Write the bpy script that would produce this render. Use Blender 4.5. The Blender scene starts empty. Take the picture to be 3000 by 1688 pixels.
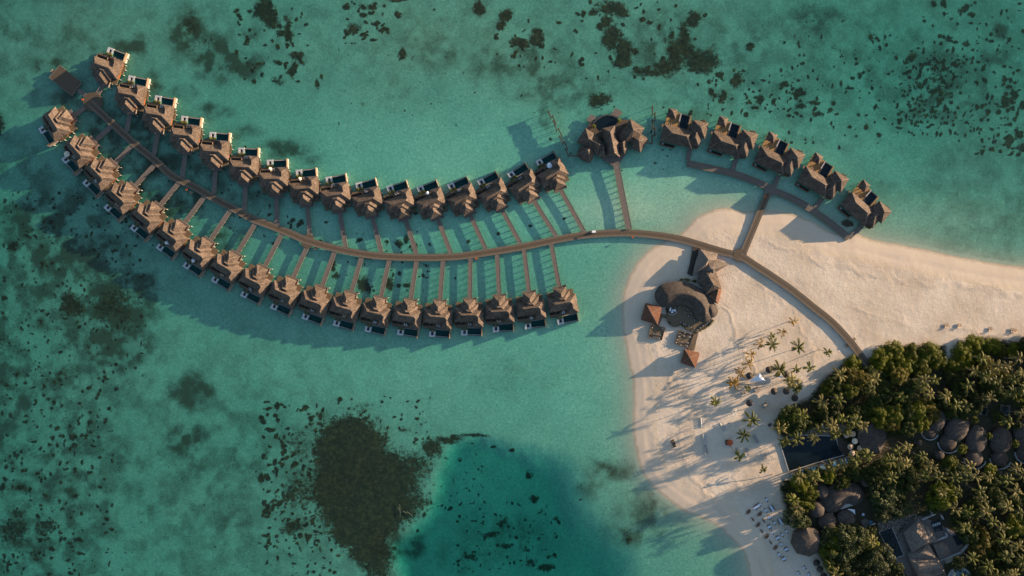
import bpy, bmesh, math, random
import numpy as np
from mathutils import Vector
R = math.radians
sc = bpy.context.scene
C = sc.collection
random.seed(7)

# ------------------------------------------------------------------ camera, sky, sun, exposure
H = 400.0                      # camera height, metres; 5 photo pixels = 1 metre at water level
cam_d = bpy.data.cameras.new('camera'); cam = bpy.data.objects.new('camera', cam_d); C.objects.link(cam)
cam.location = (0, 0, H); cam.rotation_euler = (0, 0, 0)
cam_d.sensor_width = 36; cam_d.lens = 24.0; cam_d.clip_start = 1; cam_d.clip_end = 9000
sc.camera = cam
SUN_EL, SUN_AZ = 9.5, 20.5     # elevation; direction to the sun, degrees anticlockwise from +x
w = bpy.data.worlds.new('World'); sc.world = w; w.use_nodes = True
wn = w.node_tree.nodes; wl = w.node_tree.links
bg = wn['Background']; sky = wn.new('ShaderNodeTexSky'); sky.sky_type = 'NISHITA'; sky.sun_disc = False
sky.sun_elevation = R(SUN_EL); sky.sun_rotation = R(90 - SUN_AZ); sky.altitude = 0; sky.dust_density = 1.0; sky.ozone_density = 2.0
wl.new(sky.outputs[0], bg.inputs[0]); bg.inputs[1].default_value = 0.09
sd = bpy.data.lights.new('sun', 'SUN'); sd.energy = 5.0; sd.angle = R(0.5); sd.color = (1.0, 0.745, 0.50)
sun = bpy.data.objects.new('sun', sd); C.objects.link(sun)
tos = Vector((math.cos(R(SUN_EL))*math.cos(R(SUN_AZ)), math.cos(R(SUN_EL))*math.sin(R(SUN_AZ)), math.sin(R(SUN_EL))))
sun.rotation_euler = tos.to_track_quat('Z', 'Y').to_euler()
sc.view_settings.view_transform = 'Standard'; sc.view_settings.look = 'None'
sc.view_settings.gamma = 1; sc.view_settings.use_curve_mapping = False
sc.view_settings.exposure = 1.66
sc.cycles.max_bounces = 6; sc.cycles.transparent_max_bounces = 12; sc.cycles.volume_bounces = 0
sc.cycles.caustics_reflective = False; sc.cycles.caustics_refractive = False

# ------------------------------------------------------------------ helpers
def P(px, py, z=0.0):
    """ground point that the photograph shows at (px,py) when it lies at height z"""
    f = (H - z)/H
    return ((px-1500)/5*f, (844-py)/5*f, z)
def zz(ox, oy, s):             # reader of points noted in an enlarged crop
    return lambda x, y: (ox + x/s, oy + y/s)

class MB:
    def __init__(s): s.v = []; s.f = []; s.m = []
    def add(s, vs, fs, mi=0):
        b = len(s.v); s.v += [tuple(p) for p in vs]; s.f += [tuple(b+i for i in f) for f in fs]; s.m += [mi]*len(fs)
        return s
    def box(s, x0, x1, y0, y1, z0, z1, mi=0):
        return s.prism([(x0, y0), (x1, y0), (x1, y1), (x0, y1)], z0, z1, mi)
    def prism(s, poly, z0, z1, mi=0):
        n = len(poly)
        if sum(poly[i][0]*poly[(i+1) % n][1]-poly[(i+1) % n][0]*poly[i][1] for i in range(n)) < 0: poly = poly[::-1]
        vs = [(x, y, z0) for x, y in poly] + [(x, y, z1) for x, y in poly]
        fs = [tuple(range(n))[::-1], tuple(range(n, 2*n))] + [(i, (i+1) % n, n+(i+1) % n, n+i) for i in range(n)]
        return s.add(vs, fs, mi)
    def bar(s, a, b, w, h, mi=0):   # box along a->b, top at a.z / b.z
        a = Vector(a); b = Vector(b); d = (b-a); n = Vector((-d.y, d.x, 0)).normalized()*w/2
        vs = [a-n, a+n, b+n, b-n]; vs = [p - Vector((0, 0, h)) for p in vs] + vs
        return s.add(vs, [(0, 1, 2, 3)[::1], (7, 6, 5, 4), (0, 4, 5, 1), (1, 5, 6, 2), (2, 6, 7, 3), (3, 7, 4, 0)], mi)
    def hip(s, x0, x1, y0, y1, ze, sl, mi=0, th=0.22):
        if x0 > x1: x0, x1 = x1, x0
        if y0 > y1: y0, y1 = y1, y0
        W, D = x1-x0, y1-y0; h = min(W, D)/2
        if W >= D: r0, r1 = (x0+h, (y0+y1)/2), (x1-h, (y0+y1)/2)
        else: r0, r1 = ((x0+x1)/2, y0+h), ((x0+x1)/2, y1-h)
        zr = ze + h*sl
        base = [(x0, y0), (x1, y0), (x1, y1), (x0, y1)]
        vs = [(x, y, ze-th) for x, y in base] + [(x, y, ze) for x, y in base] + [(*r0, zr), (*r1, zr)]
        fs = [(3, 2, 1, 0)] + [(i, (i+1) % 4, 4+(i+1) % 4, 4+i) for i in range(4)]
        if abs(W-D) < 1e-6:
            vs.pop(); fs += [(4, 5, 8), (5, 6, 8), (6, 7, 8), (7, 4, 8)]
        elif W > D: fs += [(4, 5, 9, 8), (5, 6, 9), (6, 7, 8, 9), (7, 4, 8)]
        else: fs += [(4, 5, 8), (5, 6, 9, 8), (6, 7, 9), (7, 4, 8, 9)]
        return s.add(vs, fs, mi)
    def ridge_roof(s, base, ze, ridge, zr, mi=0, th=0.25):
        """roof over any base outline (points in order); each base corner joins its nearest ridge point"""
        n = len(base)
        if sum(base[i][0]*base[(i+1) % n][1]-base[(i+1) % n][0]*base[i][1] for i in range(n)) < 0: base = base[::-1]
        near = [min(range(len(ridge)), key=lambda k: (ridge[k][0]-x)**2+(ridge[k][1]-y)**2) for x, y in base]
        vs = [(x, y, ze-th) for x, y in base] + [(x, y, ze) for x, y in base] + [(x, y, zr) for x, y in ridge]
        fs = [tuple(range(n))[::-1]]
        for i in range(n):
            j = (i+1) % n; fs.append((i, j, n+j, n+i)); a, b = near[i], near[j]
            if a == b: fs.append((n+i, n+j, 2*n+a))
            else:
                st = 1 if b > a else -1; k = a
                seq = list(range(a, b, st))
                fs.append((n+i, n+j, 2*n+b))
                for q in seq: fs.append((n+i, 2*n+q+st, 2*n+q))
        return s.add(vs, fs, mi)
    def lathe(s, prof, n=16, cx=0, cy=0, sx=1, sy=1, rot=0, mi=0):
        vs = []; fs = []; cr, sr = math.cos(rot), math.sin(rot)
        for r, z in prof:
            for k in range(n):
                a = 2*math.pi*k/n; x, y = r*math.cos(a)*sx, r*math.sin(a)*sy
                vs.append((cx+x*cr-y*sr, cy+x*sr+y*cr, z))
        for i in range(len(prof)-1):
            for k in range(n):
                a, b = i*n+k, i*n+(k+1) % n; fs.append((a, b, b+n, a+n))
        fs.append(tuple(range(n))[::-1]); fs.append(tuple(range((len(prof)-1)*n, len(prof)*n)))
        return s.add(vs, fs, mi)
    def tube(s, pts, r0, r1, n=6, mi=0):
        pts = [Vector(p) for p in pts]; vs = []; fs = []
        for i, p in enumerate(pts):
            d = (pts[min(i+1, len(pts)-1)]-pts[max(i-1, 0)]).normalized()
            a = d.orthogonal().normalized() if abs(d.z) < .99 else Vector((1, 0, 0)); b = d.cross(a)
            r = r0+(r1-r0)*i/(len(pts)-1)
            vs += [p + (a*math.cos(2*math.pi*k/n)+b*math.sin(2*math.pi*k/n))*r for k in range(n)]
        for i in range(len(pts)-1):
            for k in range(n): fs.append((i*n+k, i*n+(k+1) % n, (i+1)*n+(k+1) % n, (i+1)*n+k))
        fs.append(tuple(range(n))[::-1]); fs.append(tuple(range(len(vs)-n, len(vs))))
        return s.add(vs, fs, mi)
    def mesh(s, name, mats, smooth=False, fix=True):
        me = bpy.data.meshes.new(name); me.from_pydata(s.v, [], s.f)
        for m in (mats if isinstance(mats, (list, tuple)) else [mats]): me.materials.append(m)
        me.polygons.foreach_set('material_index', s.m)
        if fix:
            bm = bmesh.new(); bm.from_mesh(me); bmesh.ops.recalc_face_normals(bm, faces=bm.faces); bm.to_mesh(me); bm.free()
        if smooth: me.polygons.foreach_set('use_smooth', [True]*len(me.polygons))
        return me
    def build(s, name, mats, parent=None, smooth=False, fix=True, stuff=False):
        o = bpy.data.objects.new(name, s.mesh(name, mats, smooth, fix)); C.objects.link(o)
        if parent: o.parent = parent
        if stuff: o['kind'] = 'stuff'
        return o
def put(name, me, parent=None, loc=(0, 0, 0), rz=0.0, scale=1.0):
    o = bpy.data.objects.new(name, me); C.objects.link(o); o.parent = parent
    o.location = loc; o.rotation_euler = (0, 0, rz)
    o.scale = (scale,)*3 if isinstance(scale, (int, float)) else scale
    return o
def empty(name, loc=(0, 0, 0), rz=0.0):
    o = bpy.data.objects.new(name, None); C.objects.link(o); o.location = loc; o.rotation_euler = (0, 0, rz); o.empty_display_size = .5
    return o
def tag(o, label, cat, group=None):
    o['label'] = label; o['category'] = cat
    if group: o['group'] = group
    return o
KIDS = {}
def copy_tree(o, parent=None):
    c = o.copy(); C.objects.link(c); c.parent = parent
    for ch in o.children: copy_tree(ch, c)
    return c
ORD = ['first','second','third','fourth','fifth','sixth','seventh','eighth','ninth','tenth','eleventh','twelfth','thirteenth','fourteenth',
       'fifteenth','sixteenth','seventeenth','eighteenth','nineteenth','twentieth']
def smooth_path(pts, n=8):
    out = []
    q = [pts[0]] + list(pts) + [pts[-1]]
    for i in range(1, len(q)-2):
        p0, p1, p2, p3 = [np.array(q[i+k], float) for k in (-1, 0, 1, 2)]
        for t in np.linspace(0, 1, n, endpoint=False):
            out.append(tuple(.5*((2*p1)+(-p0+p2)*t+(2*p0-5*p1+4*p2-p3)*t*t+(-p0+3*p1-3*p2+p3)*t**3)))
    out.append(tuple(pts[-1])); return out

# ------------------------------------------------------------------ materials
def nt(name):
    m = bpy.data.materials.new(name); m.use_nodes = True; t = m.node_tree
    return m, t.nodes, t.links, t.nodes['Principled BSDF']
def noise_node(n, l, scale, detail=4, rough=.55, vec=None, dist=0):
    x = n.new('ShaderNodeTexNoise'); x.inputs['Scale'].default_value = scale; x.inputs['Detail'].default_value = detail
    x.inputs['Roughness'].default_value = rough; x.inputs['Distortion'].default_value = dist
    if vec is not None: l.new(vec, x.inputs['Vector'])
    return x
def ramp(n, l, fac, stops):
    r = n.new('ShaderNodeValToRGB'); e = r.color_ramp.elements
    while len(e) < len(stops): e.new(.5)
    for k, (p, c) in enumerate(stops):
        e[k].position = p; e[k].color = (*c, 1) if len(c) == 3 else c
    l.new(fac, r.inputs[0]); return r
def mat(name, col, rough=.8, var=.25, sc_=1.5, bump=.0, bsc=6, col2=None, world=True, metallic=0, detail=5):
    m, n, l, b = nt(name)
    g = n.new('ShaderNodeNewGeometry'); vec = g.outputs['Position']
    if not world:
        tc = n.new('ShaderNodeTexCoord'); vec = tc.outputs['Object']
    x = noise_node(n, l, sc_, detail, .65, vec)
    c2 = col2 or tuple(min(1, c*(1+var)) for c in col); c1 = tuple(c*(1-var) for c in col)
    r = ramp(n, l, x.outputs['Fac'], [(.3, c1), (.7, c2)])
    l.new(r.outputs[0], b.inputs['Base Color']); b.inputs['Roughness'].default_value = rough; b.inputs['Metallic'].default_value = metallic
    b.inputs['Specular IOR Level'].default_value = .25
    if bump:
        y = noise_node(n, l, bsc, 4, .6, vec); bp = n.new('ShaderNodeBump'); bp.inputs['Strength'].default_value = bump
        bp.inputs['Distance'].default_value = .15; l.new(y.outputs['Fac'], bp.inputs['Height']); l.new(bp.outputs[0], b.inputs['Normal'])
    return m
def shingle(name, col, var=.35, patch=.3):
    """weathered shingles: small chips of differing tone, courses that follow the height, broad lichen patches"""
    m, n, l, b = nt(name)
    g = n.new('ShaderNodeNewGeometry'); pos = g.outputs['Position']
    v = n.new('ShaderNodeTexVoronoi'); v.inputs['Scale'].default_value = 2.1; l.new(pos, v.inputs['Vector'])
    sx = n.new('ShaderNodeSeparateColor'); l.new(v.outputs['Color'], sx.inputs[0])
    r1 = ramp(n, l, sx.outputs[0], [(.0, tuple(c*(1-var) for c in col)), (.6, col), (1, tuple(c*(1+var*1.6) for c in col))])
    x = noise_node(n, l, .35, 5, .6, pos)
    r2 = ramp(n, l, x.outputs['Fac'], [(.35, (1-patch,)*3), (.65, (1+patch*.6,)*3)])
    mx = n.new('ShaderNodeMix'); mx.data_type = 'RGBA'; mx.blend_type = 'MULTIPLY'; mx.inputs[0].default_value = 1
    l.new(r1.outputs[0], mx.inputs[6]); l.new(r2.outputs[0], mx.inputs[7])
    oi = n.new('ShaderNodeObjectInfo'); mr = n.new('ShaderNodeMapRange'); mr.inputs[3].default_value = .88; mr.inputs[4].default_value = 1.14; l.new(oi.outputs['Random'], mr.inputs[0])
    hs = n.new('ShaderNodeHueSaturation'); l.new(mx.outputs[2], hs.inputs['Color']); l.new(mr.outputs[0], hs.inputs['Value']); l.new(hs.outputs[0], b.inputs['Base Color'])
    sep = n.new('ShaderNodeSeparateXYZ'); l.new(pos, sep.inputs[0])
    ml = n.new('ShaderNodeMath'); ml.operation = 'MULTIPLY'; ml.inputs[1].default_value = 5.5; l.new(sep.outputs[2], ml.inputs[0])
    fr = n.new('ShaderNodeMath'); fr.operation = 'FRACT'; l.new(ml.outputs[0], fr.inputs[0])
    ad = n.new('ShaderNodeMath'); ad.operation = 'ADD'; l.new(fr.outputs[0], ad.inputs[0]); l.new(v.outputs['Distance'], ad.inputs[1])
    bp = n.new('ShaderNodeBump'); bp.inputs['Strength'].default_value = .12; bp.inputs['Distance'].default_value = .04
    l.new(ad.outputs[0], bp.inputs['Height']); l.new(bp.outputs[0], b.inputs['Normal'])
    b.inputs['Roughness'].default_value = .85; b.inputs['Specular IOR Level'].default_value = .15
    return m
def planks(name, col, width=.16, var=.25):
    """boards laid along local x, seen mostly as streaks and tone changes"""
    m, n, l, b = nt(name); tc = n.new('ShaderNodeTexCoord')
    mp = n.new('ShaderNodeMapping'); mp.inputs['Scale'].default_value = (1/width, .25, 1); l.new(tc.outputs['UV'], mp.inputs[0])
    br = n.new('ShaderNodeTexBrick'); br.inputs['Scale'].default_value = 1; br.inputs['Brick Width'].default_value = 1; br.inputs['Row Height'].default_value = 1
    g = n.new('ShaderNodeNewGeometry')
    x = noise_node(n, l, .7, 6, .7, g.outputs['Position']); y = noise_node(n, l, 4.0, 3, .7, g.outputs['Position'])
    r = ramp(n, l, x.outputs['Fac'], [(.3, tuple(c*(1-var) for c in col)), (.7, tuple(c*(1+var) for c in col))])
    r2 = ramp(n, l, y.outputs['Fac'], [(.3, (.75,)*3), (.7, (1.2,)*3)])
    mx = n.new('ShaderNodeMix'); mx.data_type = 'RGBA'; mx.blend_type = 'MULTIPLY'; mx.inputs[0].default_value = 1
    l.new(r.outputs[0], mx.inputs[6]); l.new(r2.outputs[0], mx.inputs[7]); l.new(mx.outputs[2], b.inputs['Base Color'])
    n.remove(br); n.remove(mp)
    b.inputs['Roughness'].default_value = .8; b.inputs['Specular IOR Level'].default_value = .2
    return m
def leafmat(name, c1, c2, sc_=.5):
    m, n, l, b = nt(name); g = n.new('ShaderNodeNewGeometry')
    x = noise_node(n, l, sc_, 4, .6, g.outputs['Position']); 
    oi = n.new('ShaderNodeObjectInfo')
    r = ramp(n, l, x.outputs['Fac'], [(.3, c1), (.7, c2)])
    hs = n.new('ShaderNodeHueSaturation'); l.new(r.outputs[0], hs.inputs['Color'])
    mr = n.new('ShaderNodeMapRange'); mr.inputs[3].default_value = .7; mr.inputs[4].default_value = 1.3; l.new(oi.outputs['Random'], mr.inputs[0])
    l.new(mr.outputs[0], hs.inputs['Value']); l.new(hs.outputs[0], b.inputs['Base Color'])
    b.inputs['Roughness'].default_value = .6; b.inputs['Specular IOR Level'].default_value = .25
    tr = n.new('ShaderNodeBsdfTranslucent'); l.new(hs.outputs[0], tr.inputs[0])
    ms = n.new('ShaderNodeMixShader'); ms.inputs[0].default_value = .25
    l.new(b.outputs[0], ms.inputs[1]); l.new(tr.outputs[0], ms.inputs[2]); l.new(ms.outputs[0], n['Material Output'].inputs[0])
    return m

M = {}
M['shingle'] = shingle('roof_shingle', (.102, .074, .056))
M['shingle2'] = shingle('roof_shingle_dark', (.088, .064, .049))
M['thatch'] = shingle('thatch', (.070, .055, .045), .25, .25)
M['tile'] = shingle('red_tile', (.135, .062, .037), .2, .15)
M['grey_shingle'] = shingle('grey_shingle', (.16, .125, .10), .2, .2)
M['jetty'] = planks('jetty_boards', (.092, .067, .045), var=.12)
M['jetty_edge'] = planks('worn_border_boards', (.135, .105, .075), var=.12)
M['spur'] = planks('spur_boards', (.14, .115, .098), var=.18)
M['deck'] = planks('deck_boards', (.135, .10, .062), var=.2)
M['deck_warm'] = planks('warm_deck_boards', (.30, .185, .075), var=.15)
M['deck_dark'] = planks('dark_deck_boards', (.06, .045, .035), var=.2)
M['edge'] = mat('pale_edge_beam', (.165, .132, .105), .8, .15, 1)
M['redwood'] = mat('red_wood_wall', (.20, .062, .018), .7, .25, 1.2)
M['tan'] = mat('tan_wall', (.20, .14, .09), .8, .15, 1)
M['white'] = mat('white_deck', (.45, .44, .43), .6, .08, 1.2)
M['wall'] = mat('white_wall', (.33, .30, .265), .8, .1, .8)
M['concrete'] = mat('pile_concrete', (.30, .26, .21), .8, .15, 1)
M['greywall'] = mat('grey_wall', (.33, .31, .29), .8, .15, .8)
M['paving'] = mat('stone_paving', (.16, .13, .11), .8, .2, .8)
M['dark'] = mat('dark_cushion', (.03, .028, .028), .8, .2, 2)
M['cushion'] = mat('pale_cushion', (.42, .40, .38), .9, .08, 2)
M['blue'] = mat('blue_cushion', (.10, .24, .36), .9, .15, 2)
M['brown'] = mat('brown_wood', (.13, .055, .03), .6, .3, 2)
M['dark_wood'] = mat('dark_wood', (.06, .045, .035), .7, .3, 2)
M['canvas'] = mat('canvas', (.62, .52, .40), .9, .08, 1)
M['white_canvas'] = mat('white_canvas', (.78, .78, .8), .9, .04, 1)
M['tan_canvas'] = mat('tan_canvas', (.40, .29, .20), .9, .1, 1)
M['red'] = mat('red_canvas', (.42, .085, .03), .8, .1, 1)
M['orange'] = mat('orange_plastic', (.6, .13, .04), .5, .1, 1)
M['cloth'] = mat('table_cloth', (.55, .60, .70), .8, .06, 1)
M['tiles'] = mat('pool_tile', (.006, .050, .047), .5, .25, .8)
M['tiles_black'] = mat('black_pool_tile', (.010, .016, .020), .5, .25, .8)
M['bark'] = mat('bark', (.16, .12, .09), .9, .3, 2)
M['palm_trunk'] = mat('palm_trunk', (.24, .19, .14), .9, .25, 2)
M['skin'] = mat('skin', (.30, .16, .10), .6, .1, 4)
M['metal'] = mat('dark_metal', (.05, .05, .05), .4, .2, 3)
M['leafA'] = leafmat('bush_leaf', (.045, .062, .0015), (.150, .145, .003))
M['leafB'] = leafmat('dark_leaf', (.013, .023, .003), (.060, .072, .006))
M['leafC'] = leafmat('grey_leaf', (.022, .034, .010), (.080, .092, .024))
M['leafD'] = leafmat('olive_leaf', (.050, .046, .005), (.15, .115, .010))
M['palmA'] = leafmat('palm_green', (.028, .038, .004), (.150, .142, .014), .8)
M['palmB'] = leafmat('palm_tan', (.075, .066, .014), (.25, .205, .055), .8)
M['palmC'] = leafmat('palm_yellow', (.13, .075, .006), (.36, .19, .012), .8)
M['palmW'] = mat('dead_white_frond', (.75, .70, .64), .8, .05, 1)

def pool_surface(name, tint):
    m, n, l, b = nt(name); n.remove(b)
    t = n.new('ShaderNodeBsdfTransparent'); t.inputs[0].default_value = (*tint, 1)
    g = n.new('ShaderNodeBsdfGlossy'); g.inputs['Roughness'].default_value = .05
    geo = n.new('ShaderNodeNewGeometry'); x = noise_node(n, l, 1.2, 3, .5, geo.outputs['Position'])
    bp = n.new('ShaderNodeBump'); bp.inputs['Strength'].default_value = .15; bp.inputs['Distance'].default_value = .1
    l.new(x.outputs['Fac'], bp.inputs['Height']); l.new(bp.outputs[0], g.inputs['Normal'])
    lw = n.new('ShaderNodeLayerWeight'); lw.inputs['Blend'].default_value = .5
    pw = n.new('ShaderNodeMath'); pw.operation = 'POWER'; pw.inputs[1].default_value = 5; l.new(lw.outputs['Facing'], pw.inputs[0])
    f = n.new('ShaderNodeMath'); f.operation = 'MULTIPLY_ADD'; f.inputs[1].default_value = .9; f.inputs[2].default_value = .02; l.new(pw.outputs[0], f.inputs[0])
    ms = n.new('ShaderNodeMixShader'); l.new(f.outputs[0], ms.inputs[0]); l.new(t.outputs[0], ms.inputs[1]); l.new(g.outputs[0], ms.inputs[2])
    l.new(ms.outputs[0], n['Material Output'].inputs[0]); return m
M['pool_water'] = pool_surface('pool_water', (.45, .85, .78))
M['pool_dark'] = pool_surface('pool_water_dark', (.6, .75, .8))
# ------------------------------------------------------------------ ground: sea bed and beach as one sheet, cut where water meets sand
coast = [(4600,900),(3600,850),(3000,783),(2831,757),(2700,729),(2610,713),(2548,699),(2506,685),(2470,688),(2420,672),(2360,640),(2300,622),(2250,620),
 (2203,621),(2173,619),(2125,610),(2086,618),(2040,640),(1996,686),(1950,706),(1907,731),(1866,774),(1843,816),(1829,855),(1824,890),(1824,926),
 (1826,973),(1836,1020),(1846,1074),(1852,1105),(1857,1170),(1855,1241),(1862,1319),(1890,1397),(1932,1443),(2000,1494),(2050,1515),(2100,1541),
 (2156,1590),(2180,1621),(2196,1688),(2215,1800),(2300,2100),(2700,2600),(4600,2900)]
coast = smooth_path(coast, 4)
def sdf(px, py, poly):
    """distance to the outline in photo pixels, positive inside"""
    poly = np.array(poly, float); d = np.full(px.shape, 1e9); inside = np.zeros(px.shape, bool)
    for i in range(len(poly)):
        ax, ay = poly[i]; bx, by = poly[(i+1) % len(poly)]
        ex, ey = bx-ax, by-ay; L = ex*ex+ey*ey+1e-9
        t = np.clip(((px-ax)*ex+(py-ay)*ey)/L, 0, 1)
        d = np.minimum(d, (px-ax-t*ex)**2+(py-ay-t*ey)**2)
        c = ((ay > py) != (by > py)); xx = ax+(py-ay)/(by-ay+1e-12)*ex
        inside ^= c & (px < xx)
    return np.where(inside, 1, -1)*np.sqrt(d)
st = .74
def axis(a, step=st):
    core = np.arange(-a, a+.01, step); g = [a]; s_ = step
    while g[-1] < 4000: s_ *= 1.35; g.append(g[-1]+s_)
    g = np.array(g[1:]); return np.concatenate([-g[::-1], core, g])
gx, gy = axis(308), axis(176)
X, Y = np.meshgrid(gx, gy); PX, PY = X*5+1500, 844-Y*5
D = sdf(PX, PY, coast)
rng = np.random.default_rng(3)
def vnoise(px, py, cell, seed):
    r = np.random.default_rng(seed).random((256, 256)); x = px/cell; y = py/cell
    xi = np.floor(x).astype(int); yi = np.floor(y).astype(int); fx = x-xi; fy = y-yi; fx = fx*fx*(3-2*fx); fy = fy*fy*(3-2*fy)
    g_ = lambda a, b: r[a % 256, b % 256]
    return (g_(xi, yi)*(1-fx)+g_(xi+1, yi)*fx)*(1-fy)+(g_(xi, yi+1)*(1-fx)+g_(xi+1, yi+1)*fx)*fy
def fbm(px, py, cell, seed, o=4):
    s = 0; a = 1; t = 0
    for k in range(o): s = s+a*vnoise(px+k*37.1, py-k*11.7, cell/2**k, seed+k); t += a; a *= .55
    return s/t
WX = PX+(fbm(PX, PY, 16, 71, 3)-.5)*16+(fbm(PX, PY, 60, 75, 2)-.5)*30; WY = PY+(fbm(PX, PY, 16, 81, 3)-.5)*16+(fbm(PX, PY, 60, 85, 2)-.5)*30
D = D+np.where(np.abs(D) < 60, ((fbm(PX, PY, 22, 121, 3)-.5)*7+(fbm(PX, PY, 7, 131, 2)-.5)*2)*np.clip(1-np.abs(D)/60, 0, 1), 0)
def blob(x, y, rx, ry, rot=0):
    c, s = math.cos(R(rot)), math.sin(R(rot)); k = min(1, min(rx, ry)/14); qx = PX+(WX-PX)*k; qy = PY+(WY-PY)*k; u = ((qx-x)*c+(qy-y)*s)/rx; v = (-(qx-x)*s+(qy-y)*c)/ry
    return np.exp(-np.clip((u*u+v*v), 0, 40)**1.3*.7)
# depth: shallow shelf, deeper to the left, a deep lagoon basin at the bottom
lagoon = [(1330,1292),(1400,1277),(1470,1292),(1560,1315),(1650,1335),(1688,1380),(1712,1440),(1745,1500),(1810,1560),(1850,1620),(1872,1700),(1900,1900),
          (1500,2100),(1150,1950),(1165,1720),(1140,1640),(1150,1590),(1200,1545),(1255,1480),(1275,1400),(1300,1330)]
LG = sdf(PX+ (fbm(PX, PY, 40, 5)-.5)*22, PY+(fbm(PX, PY, 40, 9)-.5)*22, smooth_path(lagoon+[lagoon[0]], 4))
lag = np.clip(LG/(66+100*np.clip((PX-1450)/250, 0, 1))+.20, 0, 1); lag = lag*lag*(3-2*lag)
far = np.clip((-D-900)/2500, 0, 1)
depth = .80+.12*blob(150, 900, 420, 700)-.06*blob(600, 60, 900, 250)-.15*blob(60,80,400,300)+.35*blob(2900, 150, 600, 300)+.25*(fbm(PX, PY, 260, 21)-.5) + far*1.5
depth += lag*(1.75+.35*blob(1660,1560,200,200)-.3*blob(1380,1370,110,90)+.35*(fbm(PX, PY, 120, 33)-.5))
depth *= 1-.30*blob(150, 1050, 380, 650)-.32*blob(100, 90, 420, 300)-.14*blob(1300,40,900,200)
depth *= 1-.55*blob(1900, 585, 190, 80)-.35*blob(1760, 640, 160, 60)-.3*blob(2700,640,260,60)
lam = 78
Z = np.where(D < 0, -depth*(1-np.exp(D/lam))-.02, 0)
land = np.clip(D, 0, None); berm = np.clip((land-30+(fbm(PX, PY, 50, 44)-.5)*26)/26, 0, 1)
Z = np.where(D >= 0, .012*np.minimum(land, 30)+.12*berm*berm*(3-2*berm)+.35*(1-np.exp(-np.clip(land-40, 0, None)/120))+(.22*(fbm(PX, PY, 70, 40)-.5)+.10*(fbm(PX, PY, 22, 45, 3)-.5)+.05*(fbm(PX, PY, 8, 47, 2)-.5))*np.clip((land-6)/50, 0, 1)+.01, Z)
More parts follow.
